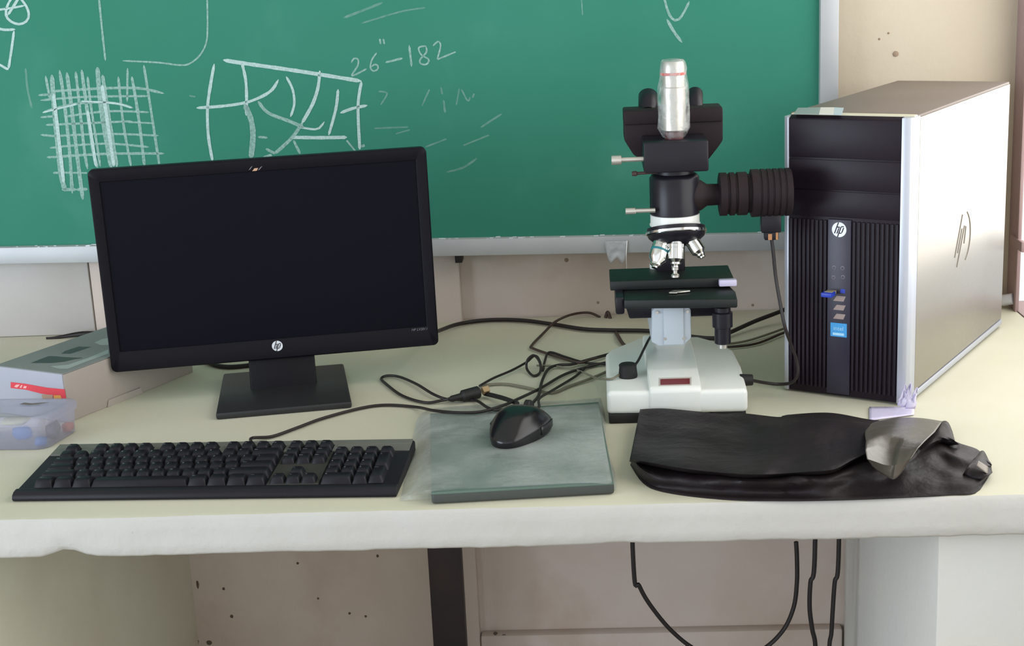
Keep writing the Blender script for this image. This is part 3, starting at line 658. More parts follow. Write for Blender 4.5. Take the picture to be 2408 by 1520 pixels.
b = MB(); p = V(1595, 685, 1.93); b.prism([(p.x-.013, 1.925, zl+.0012), (p.x-.003, 1.922, zl+.0012), (p.x, 1.926, zl+.0012), (p.x+.016, 1.930, zl+.0012), (p.x+.016, 1.934, zl+.0012), (p.x-.006, 1.936, zl+.0012)], (0, 0, .002), .0004, 1); b.build('slide_clip', M['satin'], sp)
# collar, body tube
ax = V(1586, 450).x
zc0, zc1, zb1 = V(1586, 530).z, V(1586, 503).z, V(1586, 410).z
b = MB(); b.lathe((ax, YM, zc0), (0, 0, 1), [(.030, 0), (.0335, .001), (.0335, .003), (.0325, .004), (.0325, zc1-zc0), (.028, zc1-zc0+.002)], 48); b.build('collar', M['scopewhite'], sp)
b = MB(); H = zb1-zc1; b.lathe((ax, YM, zc1), (0, 0, 1), [(.031, 0), (.0328, .0015), (.0328, H-.004), (.030, H), (.026, H+.002), (.026, H+.008)], 48); b.build('body_tube', M['scopeblack'], sp)
# nosepiece
dn = Vector((0.03, -.30, -.954)).normalized(); nc = V(1590, 549)+Vector((0, .0, .004))
b = MB(); b.lathe(nc, dn, [(.030, -.006), (.0385, -.004), (.0385, .000)], 48); b.build('nosepiece_plate', M['scopeblack'], sp)
b = MB(); b.lathe(nc, dn, [(.0385, .000), (.0405, .001), (.0405, .004), (.0385, .0055)], 48); b.build('nosepiece_ring', M['chrome'], sp)
b = MB(); b.lathe(nc, dn, [(.0385, .005), (.037, .009), (.030, .015), (.018, .020), (.006, .022)], 40); b.build('nosepiece_turret', M['scopeblack'], sp)
def objective(p, q, r, tip, band=None, name='objective'):
    p, q = Vector(p), Vector(q); d = q-p; L = d.length
    b = MB(); b.lathe(p, d, [(r*.78, -.004), (r*.78, .004), (r, .005), (r, L*.30), (r*.94, L*.31), (r*.94, L*.34), (r, L*.35), (r, L*.78), (r*.62, L*.92), (r*.62, L), (tip, L+.002), (tip, L+.004)], 28)
    o = b.build(name, M['chrome'], sp)
    if band: MB().lathe(p, d, [(r*.99, L*.42), (r*1.02, L*.43), (r*1.02, L*.50), (r*.99, L*.51)], 28).build('colour_band', M[band], o)
    return o
objective(V(1560, 562, 1.915), V(1541, 624, 1.895), .0118, .004, 'tealband')
objective(V(1590, 566, 1.905), V(1589, 622, 1.895), .0108, .004)
objective(V(1623, 560, 1.915), V(1649, 600, 1.905), .0098, .004)
b = MB(); p = V(1588, 648, 1.93); b.lathe((p.x, 1.93, p.z-.012), (0, 0, 1), [(.0055, .010), (.0055, .013), (.0030, .015), (.0030, .019), (.0048, .020), (.0048, .026)], 24); b.build('condenser_tip', M['satin'], sp)
# head block, prism housing, eyepieces
h0, h1 = V(1513, 336, 1.885), V(1667, 403, 1.885)
b = MB(); b.box(h0.x, h1.x, 1.885, 1.965, h1.z, h0.z, .0025); b.build('head_block', M['scopeblack'], sp)
po = [V(*p, 1.958) for p in [(1467, 262), (1700, 258), (1700, 330), (1690, 345), (1666, 376), (1510, 376), (1490, 365), (1468, 330)]]
b = MB(); b.prism(po, (0, .05, 0), .002, 2)
q0, q1 = V(1466, 262, 1.955), V(1700, 286, 1.955); b.box(q0.x, q1.x, 1.954, 2.006, q1.z, q0.z+.0005, .0025)
b.build('prism_housing', M['scopematt'], sp)
for (px, pw, ty) in ((1524, 23, 216), (1634, 19, 209)):
    p0 = V(px, 268, 1.985); p1 = V(px, ty+8, 2.02); r = pw/1690*.97
    b = MB(); b.lathe(p0, p1-p0, [(r*.9, 0), (r*.9, .006), (r, .008), (r, (p1-p0).length-.002), (r*.9, (p1-p0).length)], 28); b.build('eyepiece', M['scopeblack'], sp)
# levers
for (xa, xb, py, ph, r) in ((1438, 1512, 377, 10, .0032), (1471, 1530, 497, 7, .0030)):
    p = V(xa, py, 1.90); e = V(xb, py, 1.90)
    b = MB(); b.lathe((p.x, 1.90, p.z), (1, 0, 0), [(ph/1700, 0), (ph/1700*1.05, .001), (ph/1700*1.05, .0125), (r, .0135), (r, e.x-p.x+.006)], 20); b.build('lever', M['satin'], sp)
p = V(1486, 409, 1.91); e = V(1530, 406, 1.91); b = MB(); b.lathe(p, e-p, [(.003, 0), (.0035, .006), (.002, .007), (.002, (e-p).length+.01)], 14); b.build('clamp_screw', mat('screw_brown', (70, 48, 46), .5), sp)
# wrapped camera tube
tx = V(1584, 250, 1.915).x; zt0, zt1 = V(1584, 330, 1.915).z, V(1584, 142, 1.915).z
H = zt1-zt0
b = MB(); b.lathe((tx, 1.915, h0.z-.001), (0, 0, 1), [(.012, 0), (.012, .012)], 24); b.build('tube_socket', M['redcap'], sp)
b = MB(); b.lathe((tx, 1.915, zt0+.012), (0, 0, 1), [(.013, 0), (.016, .002), (.016, H*.55), (.0150, H*.56), (.0150, H*.78), (.0145, H-.016), (.013, H-.013)], 36); tb = b.build('camera_tube', M['satin'], sp)
zr = V(1584, 173, 1.915).z-(zt0+.012)
b = MB(); b.lathe((tx, 1.915, zt0+.012), (0, 0, 1), [(.0155, zr-.0018), (.0165, zr-.0012), (.0165, zr+.0012), (.0155, zr+.0018)], 36); b.build('red_ring', M['redring'], tb)
G = []
prw = [(326, .010), (320, .015), (300, .0205), (270, .0205), (240, .0200), (220, .0205), (200, .0195), (186, .0175), (174, .0166), (160, .0168), (148, .0164), (140, .0140), (137, .004)]
for (py, r) in prw:
    z = V(1584, py, 1.915).z; row = []
    for k in range(41):
        a = 2*math.pi*(k % 40)/40; rr = r*(1+.13*noise.noise(Vector((math.cos(a)*2.2, math.sin(a)*2.2, z*60)))+.06*noise.noise(Vector((math.cos(a)*6, math.sin(a)*6, z*120))))
        row.append((tx+rr*math.cos(a), 1.915+rr*math.sin(a), z))
    G.append(row)
b = MB(); b.grid(G); lab(b.build('plastic_wrap', M['wrap'], sp, 70, normals=True), 'clear crumpled plastic around the tube')
# illuminator and lamp housing
zi = V(1700, 457).z; xi = lambda px: V(px, 457).x
b = MB(); x0 = xi(1630)
b.lathe((x0, YM, zi), (1, 0, 0), [(.022, 0), (.020, xi(1648)-x0), (.0145, xi(1662)-x0), (.0140, xi(1692)-x0)], 32); b.build('lamp_arm', M['scopematt'], sp)
b = MB(); x0 = xi(1690); R = .0285
pr = [(R*.85, 0), (R, .001), (R, xi(1708)-x0), (R*.93, xi(1708)-x0+.0005), (R*.93, xi(1714)-x0), (R, xi(1714)-x0+.0005), (R, xi(1726)-x0), (R*.93, xi(1726)-x0+.0005), (R*.93, xi(1732)-x0), (R, xi(1732)-x0+.0005), (R, xi(1755)-x0), (R*.9, xi(1758)-x0), (R*.9, xi(1766)-x0)]
b.lathe((x0, YM, zi), (1, 0, 0), pr, 36); b.build('lamp_barrel', M['scopematt'], sp)
b = MB(); x0 = xi(1764); L = xi(1860)-x0; R = .0315; pr = [(R*.9, 0), (R, .001)]
for k in range(5):
    a = L*(.20+.15*k); pr += [(R, a), (R*.965, a+.0006), (R*.965, a+.0022), (R, a+.0028)]
pr += [(R, L-.002), (R*.93, L)]
b.lathe((x0, YM, zi), (1, 0, 0), pr, 36); b.build('lamp_housing', M['scopematt'], sp)
pxx = V(1812, 540).x
b = MB(); b.box(pxx-.013, pxx+.013, YM-.010, YM+.010, V(1812, 545).z, zi-.026, .002); b.box(pxx-.0085, pxx+.010, YM-.007, YM+.007, V(1812, 563).z, V(1812, 543).z, .0015); b.build('lamp_plug', M['scopeblack'], sp)
b = MB(); z = V(1812, 562).z; b.box(pxx-.004, pxx+.001, YM-.0075, YM-.004, z, z+.008); b.box(pxx+.006, pxx+.009, YM-.0075, YM-.004, z, z+.014); b.build('plug_clip', mat('plug_tan', (170, 120, 80), .5), sp, 0)
ct = [Vector((pxx+.001, YM, V(1812, 560).z)), V(1818, 590, 1.925), V(1824, 650, 1.925), V(1834, 710, 1.918), V(1846, 770, 1.910), V(1862, 815, 1.925), V(1874, 850, 1.93), V(1876, 880, 1.93), V(1862, 900, 1.935), V(1830, 904, 1.945), V(1795, 900, 1.935), V(1768, 895, 1.915)]
MB().tube(ct, .0023, 8).build('lamp_cable', M['cable'], sp)
p = V(1760, 894, 1.91); b = MB(); b.cyl((.190, 1.91, p.z), (p.x+.006, 1.91, p.z), .0085, .0075, 18, .001); b.build('cable_plug', M['rubber'], sp)

# ================================================================ COMPUTER TOWER
TT = Matrix.Translation((.2542, 1.9746, 0)) @ Matrix.Rotation(-.5272, 4, 'Z')
TW, TD, TH = .1779, .4592, .3859
tw = thing('computer_tower', 'computer tower with black ribbed front and bright brushed metal side', 'computer', TT @ Vector((TW/2, TD/2, 0)))
Z0 = .003
b = MB(TT); b.box(.002, TW-.002, .026, TD, Z0, TH-.001, .0015); b.build('case_body', M['casetop'], tw)
b = MB(TT); b.prism([(TW-.002, .030, Z0+.012), (TW-.002, TD-.004, Z0+.012), (TW-.002, TD-.004, TH-.004), (TW-.002, .030, TH-.004)], (.0022, 0, 0), .001, 2); side = b.build('side_panel', M['brushed'], tw)
b = MB(TT); b.box(TW-.003, TW+.0012, .028, TD-.002, Z0+.002, Z0+.010, .001); b.build('bottom_rail', M['silver'], tw)
# silver front surround, rounded along its upright edges
b = MB(TT)
b.prism([(0.0, .030, Z0), (0.0, .010, Z0), (.003, .003, Z0), (.0083, .0008, Z0), (.0095, .0008, Z0), (.0095, .030, Z0)], (0, 0, TH-Z0-.004), .0012, 2)
b.prism([(TW, .030, Z0), (TW, .010, Z0), (TW-.003, .004, Z0), (TW-.008, .0015, Z0), (.1630, .0004, Z0), (.1630, .030, Z0)], (0, 0, TH-Z0-.002), .0012, 2)
b.build('silver_surround', M['silver'], tw)
b = MB(TT); b.prism([(.0085, .012, TH-.006), (.0085, .026, TH-.006), (TW-.002, .026, TH-.006), (TW-.002, .012, TH-.006)], (0, 0, .0058), .0015, 2); b.build('bezel_top', M['beige'], tw)
b = MB(TT); b.prism([(.0090, .004, Z0), (.0090, .004, TH-.006), (.0090, .012, TH-.002), (.0090, .028, TH-.002), (.0090, .028, Z0)], (.1540, 0, 0), .001, 2); b.build('front_panel', M['bezel'], tw)
for (z0, z1) in ((.2865, .3260), (.3285, TH-.007)):
    MB(TT).box(.0100, .1625, .0026, .008, z0, z1, .0006).build('bay_cover', M['bezel'], tw)
b = MB(TT); b.box(.0100, .1625, .0028, .008, .2500, .2845, .0006); b.build('bay_cover', M['bezel'], tw)
b = MB(TT); b.box(.0654, .0977, .0005, .010, Z0+.003, .2475, .001); b.build('centre_strip', M['strip'], tw)
for (x0, x1) in ((.0100, .0648), (.0983, .1625)):
    n = int((x1-x0)/.0060)
    for k in range(n):
        xa = x0+(x1-x0)*(k+.15)/n; MB(TT).box(xa, xa+(x1-x0)/n*.62, .0014, .0050, .012, .2455, .0006, 1).build('grille_slat', M['bezel'], tw)
hp_logo(TT @ Matrix.Translation((.0814, .0002, .2340)), .0100, M['white'], M['bezel'], tw, 'logo_badge')
for z in (.1400, .1277, .1153):
    MB(TT).prism([(.0740, .0002, z-.0036), (.0885, .0002, z-.0036), (.0915, .0002, z+.0036), (.0790, .0002, z+.0036)], (0, .001, 0)).build('usb_port', M['tan'], tw, 0)
for (x, z) in ((.0750, .1820), (.0866, .1822), (.0743, .1685), (.0874, .1700)):
    b = MB(TT); b.lathe((x, .0008, z), (0, -1, 0), [(.0028, 0), (.0028, .0006), (.0018, .0007), (.0018, .0001)], 14); b.build('jack_socket', mat('jack', (104, 98, 108), .4), tw)
MB(TT).prism([(.0835, .0002, .1480), (.0905, .0002, .1480), (.0905, .0002, .1535), (.0845, .0002, .1535)], (0, .001, 0)).build('blue_usb_port', M['blue'], tw, 0)
b = MB(TT); b.box(.0705, .0935, -.0001, .002, .0868, .1060, .0004, 1); st = b.build('sticker', M['sticker'], tw, 0)
b = MB(TT); b.text('intel', .0082, Matrix.Translation((.082, -.0004, .0985)) @ Matrix.Rotation(math.pi/2, 4, 'X')); b.poly([(.074, -.0004, .0890), (.090, -.0004, .0890), (.090, -.0004, .0925), (.074, -.0004, .0925)]); b.build('sticker_print', M['stickerpale'], st, 0)
# embossed round logo on the side
b = MB(TT); cy, cz, rr = .2285, .1865, .040
def sbar(y0, z0, y1, z1, w=.0016):
    d = Vector((0, y1-y0, z1-z0)).normalized(); n = Vector((0, -d.z, d.y))*w/2; X = TW+.0012
    b.prism([(X, y0-n.y, z0-n.z), (X, y0+n.y, z0+n.z), (X, y1+n.y, z1+n.z), (X, y1-n.y, z1-n.z)], (-.002, 0, 0))
sl = .36
sbar(cy-.026+sl*-.02, cz-.022, cy-.016+sl*.04, cz+.034); sbar(cy-.012-.008, cz-.018, cy-.006+.004, cz+.014)
sbar(cy-.010-.012, cz-.038, cy+.004+.006, cz+.016); sbar(cy+.010, cz-.010, cy+.017, cz+.014)
for k in range(10):
    a0, a1 = math.radians(-62+12*k), math.radians(-62+12*(k+1)); sbar(cy+rr*math.cos(a0), cz+rr*math.sin(a0), cy+rr*math.cos(a1), cz+rr*math.sin(a1), .0014)
b.build('embossed_logo', M['emboss'], side, 0)
# printed label on the front of the top
zL = TH+.0002
q = [onz(px, py, zL) for px, py in [(1867, 268), (1876, 254), (1930, 253), (1926, 268)]]; MB().prism([v-Vector((0, 0, .0006)) for v in q], (0, 0, .0009)).build('top_label', M['labelteal'], tw, 0)
q = [onz(px, py, zL) for px, py in [(1926, 268.2), (1930, 253), (1962, 253), (1960, 269)]]; MB().prism([v-Vector((0, 0, .0006)) for v in q], (0, 0, .0009)).build('top_label', M['labelwhite'], tw, 0)
q = [onz(px, py, zL) for px, py in [(1960, 269), (1962, 253), (1984, 254), (1979, 270)]]; MB().prism([v-Vector((0, 0, .0006)) for v in q], (0, 0, .0009)).build('top_label', M['labelblue'], tw, 0)
# small blue usb receiver plugged into the front
ud = thing('usb_plug', 'small blue usb plug sticking out of the tower front', 'usb stick', TT @ Vector((.0725, -.004, .148)))
TU = TT @ Matrix.Translation((.0725, 0, .1490))
b = MB(TU); b.box(-.0075, .0075, -.022, -.006, -.0035, .0025, .001); b.build('plug_body', M['blue'], ud)
b = MB(TU); b.box(-.006, .006, -.0065, .0002, -.0022, .0022, .0003); b.box(-.005, .006, -.016, -.007, .0020, .0029, .0003); b.build('plug_metal', mat('plug_gold', (176, 168, 140), .4, .3), ud)
# lavender plastic wrapping scrap under the corner of the tower
ps = thing('plastic_scrap', 'crumpled lavender plastic wrap scrap at the tower\'s front corner', 'wrapper', onz(2110, 965, 0))
G = []
for j in range(6):
    v = j/5; row = []
    for i in range(15):
        u = i/14; px = lerp(2044, 2150, u); py = lerp(lerp(958, 958, u), lerp(990, 976, u), v)
        row.append(onz(px, py, .0012+.0012*abs(noise.noise(Vector((u*6, v*4, 0))))))
    G.append(row)
MB().grid(G).build('flat_strip', M['lavender'], ps, 60, solid=.0006)
yb = onz(2135, 968, 0)
for k, (pa, pb) in enumerate((((2122, 955), (2129, 905)), ((2130, 958), (2141, 902)), ((2140, 962), (2156, 912)))):
    w = (8, 9, 8)[k]; G = []
    for j in range(8):
        v = j/7; c_ = (lerp(pa[0], pb[0], v), lerp(pa[1], pb[1], v)); ww = w*(1-.75*v*v)+ (4 if v < .3 else 0); row = []
        for i in range(5):
            u = i/4-.5; dpt = yb.y-.006+.006*noise.noise(Vector((u*3, v*3, k)))-.004*k*.3
            row.append(ony(c_[0]+u*2*ww, c_[1], dpt))
        G.append(row)
    MB().grid(G).build('torn_strip', M['lavender'], ps, 60, solid=.0005)

# ================================================================ BLACK DUST COVER
dc = thing('dust_cover', 'black fabric dust cover folded flat at the front of the desk', 'cover', (.25, 1.68, 0))
def sheet(topc, botc, hf, nu=70, nv=18):
    G = []
    for j in range(nv+1):
        v = j/nv; row = []
        for i in range(nu+1):
            u = i/nu; A_, B_ = curve_at(topc, u), curve_at(botc, u)
            row.append(onz(lerp(A_[0], B_[0], v), lerp(A_[1], B_[1], v), max(.0008, hf(u, v))))
        G.append(row)
    return G
def sm(t): t = max(0, min(1, t)); return t*t*(3-2*t)
low_t = [(1496, 1040), (1700, 1040), (1950, 1050), (2130, 1010), (2200, 1010), (2250, 1040), (2300, 1058), (2331, 1090)]
low_b = [(1482, 1094), (1512, 1136), (1560, 1157), (1680, 1173), (1830, 1178), (1980, 1176), (2130, 1170), (2230, 1164), (2292, 1160), (2316, 1135), (2332, 1108)]
def hlow(u, v):
    e = sm((1-v)/.35); f = (1-.5*sm((u-.75)/.25))*(1-.45*sm((1-v-.45)/.3)*(1-sm((u-.5)/.15)))
    return e*f*(.017+.006*noise.noise(Vector((u*7, v*3, 1)))+.004*math.sin(v*9+u*6))+ .004*sm((1-v)*3)*noise.noise(Vector((u*16, v*5, 4)))
MB().grid(sheet(low_t, low_b, hlow)).build('lower_layer', M['cloth'], dc, 70, solid=.0008, normals=True)
up_t = [(1505, 963), (1560, 961), (1640, 968), (1700, 974), (1745, 972), (1830, 981), (1850, 976), (1950, 971), (2040, 986), (2110, 994)]
up_b = [(1480, 1086), (1520, 1094), (1620, 1112), (1720, 1122), (1800, 1124), (1900, 1118), (1960, 1112), (2000, 1090), (2040, 1070), (2090, 1060)]
def hup(u, v):
    e = sm(v/.18)*(.55+.45*sm(u/.05)); lip = sm((v-.55)/.45)
    zb = .0205*(1-sm((u-.42)/.08))*(1-e)
    return .003+zb+e*(.017+.012*lip)+.0035*noise.noise(Vector((u*8, v*3, 7)))*e+.003*math.sin(u*22+v*4)*e*v-.008*sm((v-.93)/.07)
GU = sheet(up_t, up_b, hup); GU.insert(0, [Vector((p.x, p.y-.001, .0008)) for p in GU[0]])
MB().grid(GU).build('upper_layer', M['cloth'], dc, 70, solid=.0008, normals=True)
rowsF = [([(2034, 1010), (2054, 994), (2090, 986), (2123, 982), (2170, 984), (2216, 991)], .016), ([(2034, 1024), (2060, 1010), (2100, 1004), (2140, 1008), (2172, 1014), (2198, 1016)], .040),
         ([(2036, 1036), (2062, 1026), (2090, 1026), (2120, 1032), (2150, 1038), (2176, 1036)], .052), ([(2036, 1058), (2060, 1052), (2085, 1050), (2115, 1058), (2140, 1060), (2158, 1054)], .056),
         ([(2040, 1080), (2058, 1086), (2082, 1094), (2105, 1094), (2126, 1086), (2142, 1078)], .050), ([(2050, 1096), (2066, 1110), (2086, 1122), (2100, 1128), (2114, 1120), (2126, 1104)], .034)]
G = []
for j in range(26):
    t = j/25*5; k = min(4, int(t)); f = t-k; row = []
    for i in range(25):
        u = i/24; A_ = curve_at(rowsF[k][0], u); B_ = curve_at(rowsF[k+1][0], u); z = lerp(rowsF[k][1], rowsF[k+1][1], f)
        z -= .010*math.sin(math.pi*u)*sm((t-1.6)/1.5)*(1 if u < .6 else .6)
        row.append(onz(lerp(A_[0], B_[0], f), lerp(A_[1], B_[1], f), z))
    G.append(row)
lab(MB().grid(G).build('folded_flap', M['clothlit'], dc, 70, solid=.0008, normals=True), 'turned-over flap, painted paler where lit')
q_t = [(2120, 1010), (2190, 1000), (2224, 990), (2238, 1010), (2246, 1040)]; q_b = [(2110, 1120), (2150, 1090), (2190, 1060), (2225, 1050), (2256, 1046)]
MB().grid(sheet(q_t, q_b, lambda u, v: .012+.014*math.sin(math.pi*v)+.004*noise.noise(Vector((u*5, v*5, 2))), 24, 10)).build('inner_fold', M['cloth'], dc, 70, solid=.0008, normals=True)
q_t = [(2296, 1070), (2312, 1060), (2326, 1085), (2334, 1112)]; q_b = [(2262, 1120), (2290, 1128), (2308, 1130), (2322, 1122)]
MB().grid(sheet(q_t, q_b, lambda u, v: .006+.012*math.sin(math.pi*v)*(1-u*.5), 16, 8)).build('end_fold', M['cloth'], dc, 70, solid=.0008, normals=True)
q_t = [(2300, 1084), (2322, 1098)]; q_b = [(2296, 1096), (2322, 1116)]
lab(MB().grid(sheet(q_t, q_b, lambda u, v: .026-.010*u-.004*v, 6, 4)).build('fold_highlight', mat('fold_shine', (128, 120, 110), .35), dc, 60, solid=.0006), 'sheen on a fold, painted pale')  # sheen on the black fold painted as a pale patch

# ================================================================ CARTON AND CLEAR TUB
TC = Matrix.Translation((-.742, 1.923, 0)) @ Matrix.Rotation(-math.atan2(.428, .904), 4, 'Z')   # local y runs along the carton, x to the right
ca = thing('carton', 'white product carton with a red printed stripe, left of the monitor', 'box', TC @ Vector((-.065, .13, 0)))
CWd, CL, CH = .132, .266, .071
b = MB(TC); b.box(-CWd, 0, .001, CL, .0, CH-.001, .0012, 2); b.build('carton_body', M['cardside'], ca)
b = MB(TC); b.box(-CWd+.0005, -.0015, -.0008, .0012, .001, CH-.0005, .0003, 1); b.build('end_panel', M['cardblue'], ca)
b = MB(TC); b.prism([(-CWd+.0005, .0, CH-.0008), (-.002, .0, CH-.0008), (0, .004, CH-.0008), (0, CL, CH-.0008), (-CWd+.0005, CL, CH-.0008)], (0, 0, .0014), .0004, 1); b.build('lid_panel', M['cardtop'], ca)
b = MB(TC); b.prism([(.0002, .075, .0), (.0002, .150, .0), (.0002, .146, .010), (.0002, .079, .010)], (.0022, 0, .0), .0005, 1); b.build('tuck_flap', M['cardside'], ca)
def ctop(px, py): return onz(px, py, CH+.0008)
b = MB()
for poly in ([(72, 854), (92, 846), (114, 838), (130, 838), (150, 840), (196, 842), (176, 845), (150, 851), (122, 854)], [(144, 832), (152, 826), (186, 815), (196, 816), (214, 816), (190, 824), (166, 832)]):
    b.poly([ctop(*p) for p in poly][::-1])
b.build('dark_print', M['cardink'], ca, 0)
b = MB()
for poly in ([(118, 862), (160, 858), (205, 843), (255, 822), (255, 832), (200, 852), (160, 868), (140, 868)], [(222, 806), (240, 798), (256, 795), (256, 812), (236, 812)]): b.poly([ctop(*p) for p in poly][::-1])
b.build('pale_print', M['cardpale'], ca, 0)
nE = (TC.to_3x3() @ Vector((0, -1, 0))).normalized(); PE = TC @ Vector((0, -.0013, 0))
def cend(px, py): return onpl(px, py, PE, nE)
MB().poly([cend(*p) for p in [(25, 899), (60, 903), (110, 912), (152, 916), (156, 938), (128, 938), (122, 930), (96, 926), (60, 917), (25, 913)]]).build('red_stripe', M['red'], ca, 0)
PE2 = PE+nE*.0002
b = MB()
for s_ in ([(33, 910), (38, 905), (47, 905), (40, 912)], [(46, 912), (50, 906), (53, 906), (50, 913)], [(54, 913), (57, 908), (63, 909), (61, 914)]): b.poly([onpl(*p, PE2, nE) for p in s_])
b.build('stripe_lettering', mat('pale_pink', (236, 176, 172), .5), ca, 0)
MB().poly([onpl(*p, PE2, nE) for p in [(126, 930), (142, 930), (146, 940), (128, 940)]]).build('yellow_print', M['yellow'], ca, 0)
MB().poly([onpl(*p, PE2, nE) for p in [(98, 928), (124, 929), (124, 940), (100, 940)]]).build('tan_print', M['skin'], ca, 0)
# clear tub
tb0, tb1 = onz(111, 1061), onz(194, 1011)
dirx = Vector((1, -.06, 0)).normalized(); vy = (tb1-tb0); vy.z = 0
tu = thing('clear_tub', 'translucent plastic tub with a lid at the left edge of the desk', 'container', tb0+vy*.5-dirx*.06)
tu.location.z = 0
LX, HT = .125, .046
def tubp(u, v, z): p = tb0+vy*v-dirx*LX*(1-u); return Vector((p.x, p.y, z))
def tubring(i, z, r=.014, n=5):
    w, l = LX-2*i, vy.length-2*i; P = []
    for (cu, cv, a0) in ((1, 1, 0), (0, 1, 90), (0, 0, 180), (1, 0, 270)):
        for k in range(n+1):
            a = math.radians(a0+90*k/n)
            x = (LX-i-r if cu else i+r)+r*math.cos(a); y = (vy.length-i-r if cv else i+r)+r*math.sin(a)
            P.append(tuple(tubp(x/LX, y/vy.length, z)))
    return P
b = MB(); ringmesh(b, [tubring(.004, .0008), tubring(.003, .002), tubring(.0005, HT-.010)], True); b.build('tub_body', M['tub'], tu, 50)
b = MB(); ringmesh(b, [tubring(-.0015, HT-.012), tubring(-.0015, HT-.003), tubring(.0015, HT), tubring(.008, HT), tubring(.011, HT-.002)], False, True); b.build('tub_lid', M['tub'], tu, 50)
b = MB()
q = [(45, 951), (58, 947), (74, 949), (100, 947), (118, 946), (90, 951), (70, 953)]
b.poly([onz(x, y, HT+.0004) for x, y in q]); b.build('lid_stain', mat('lid_stain', (112, 104, 98), .7), tu, 0)
def packet(label, u, v_, z, sx, sy, sz, m, rz=.2, n=0):
    b = MB(); p = tubp(u, v_, z)
    T = Matrix.Translation(p) @ Matrix.Rotation(rz, 4, 'Z')
    bb = bmesh.new(); bmesh.ops.create_icosphere(bb, subdivisions=2, radius=1)
    for v in bb.verts:
        k = 1+.22*noise.noise(v.co*2.1+Vector((n, 0, 0))); f = lambda t: math.copysign(abs(t)**.6, t)
        v.co = Vector((f(v.co.x)*sx*k, f(v.co.y)*sy*k, f(v.co.z)*sz*k))
    b._take(bb, T); b.origin = (p.x, p.y, 0)
    return tag(b.build('packet', m, None, 60), label, 'packet', 'small packets in the clear tub')
packet('blue packet inside the tub behind its front wall', .68, .16, .021, .013, .007, .009, M['packblue'], .1, 1)
packet('small blue packet low in the tub\'s front right corner', .88, .15, .009, .008, .007, .006, M['packblue'], .1, 2)
packet('orange packet inside the tub at its back right end', .90, .84, .009, .007, .009, .006, M['orange'], -.1, 3)
packet('dark grey packet inside the tub by its right wall', .88, .50, .015, .008, .016, .010, M['packgrey'], .1, 4)
packet('pale yellow packet under the tub\'s lid', .50, .42, .030, .018, .014, .004, M['packyellow'], .1, 5)

# ================================================================ CABLES ON THE DESK
def cable(name, label, pts, r, m=None, cat='cable', group=None, parts=None):
    P = [onz(*p) if not isinstance(p, Vector) else p for p in pts]
    t = MB(); t.origin = P[len(P)//2]
    if parts is None:
        return tag(t.tube(P, r).build(name, m or M['cable']), label, cat, group)
    root = thing(name, label, cat, P[len(P)//2], group); MB().tube(P, r).build('wire', m or M['cable'], root); return root
YWc = 2.425
cable('monitor_cable', 'thick black monitor cable running along the wall to the tower', [ony(985, 795, 2.09), onz(1030, 779, .02), onz(1080, 762, .006), onz(1150, 753, .005), onz(1230, 754, .005), onz(1300, 763, .005), onz(1370, 774, .005), onz(1430, 777, .005), onz(1530, 779, .005), onz(1600, 789, .005), onz(1680, 796, .005), onz(1717, 782, .008), onz(1775, 756, .014), onz(1835, 733, .022), onz(1875, 715, .03)], .0034)
cable('thin_cable', 'upper of two thin grey cables beside the tower\'s left', [onz(1640, 812, .004), onz(1700, 810, .004), onz(1760, 801, .004), onz(1838, 775, .005), onz(1872, 760, .006)], .0019, M['cablegrey'], group='thin grey cables')
cable('thin_cable', 'lower darker thin cable beside the tower\'s left', [onz(1660, 816, .004), onz(1720, 816, .004), onz(1780, 808, .004), onz(1838, 785, .005), onz(1872, 772, .006)], .0021, M['cablebrown'], group='thin grey cables')
# usb lead with its plug and the loop to the left
uc = cable('usb_cable', 'black usb cable with a long loop lying left of the mouse', [onz(1064, 936, .010), onz(1040, 942, .005), (1000, 947, .003), (946, 931, .003), (905, 901, .003), (897, 890, .003), (912, 884, .004), (940, 887, .004), (980, 904, .005), (1018, 927, .006), (1050, 939, .004), (1085, 941, .004), (1120, 943, .004), (1145, 958, .018), (1165, 965, .0215), (1190, 962, .022)], .0021, parts=1)
d = onz(1142, 918, .012)-onz(1062, 938, .010)
b = MB(); b.lathe(onz(1056, 940, .009), d, [(.0025, 0), (.0045, .004), (.0050, d.length*.35), (.0085, d.length*.40), (.0090, d.length*.85), (.0080, d.length*.87)], 14); b.build('usb_plug_body', M['rubber'], uc)
b = MB(); e = onz(1062, 938, .010)+d*.9; b.cyl(e, e+d.normalized()*.010, .0058, seg=4); b.build('usb_plug_tip', mat('plug_tan2', (176, 150, 112), .4, .2), uc)
cable('coiled_cable', 'thin black cable with a small upright coil in front of the wall', [onz(1128, 908, .012), onz(1160, 890, .008), onz(1202, 872, .006), onz(1237, 853, .008), onz(1258, 837, .022), onz(1270, 852, .016), onz(1270, 876, .004), onz(1254, 884, .003), onz(1239, 868, .006), onz(1240, 848, .018), onz(1254, 836, .024), onz(1267, 848, .016), onz(1276, 872, .004), onz(1281, 850, .004), onz(1292, 829, .006), onz(1330, 840, .006), onz(1362, 850, .006), onz(1390, 855, .005), onz(1432, 857, .004)], .0019)
cable('kinked_cable', 'dark cable rising from a sharp kink towards the wall', [ony(1412, 747, YWc), ony(1385, 736, YWc), ony(1345, 740, 2.41), onz(1306, 757, .014), onz(1280, 782, .006), onz(1251, 812, .004), onz(1254, 820, .004), onz(1300, 836, .004), onz(1360, 853, .008), onz(1388, 846, .006), onz(1432, 834, .004)], .0022, M['cablebrown'])
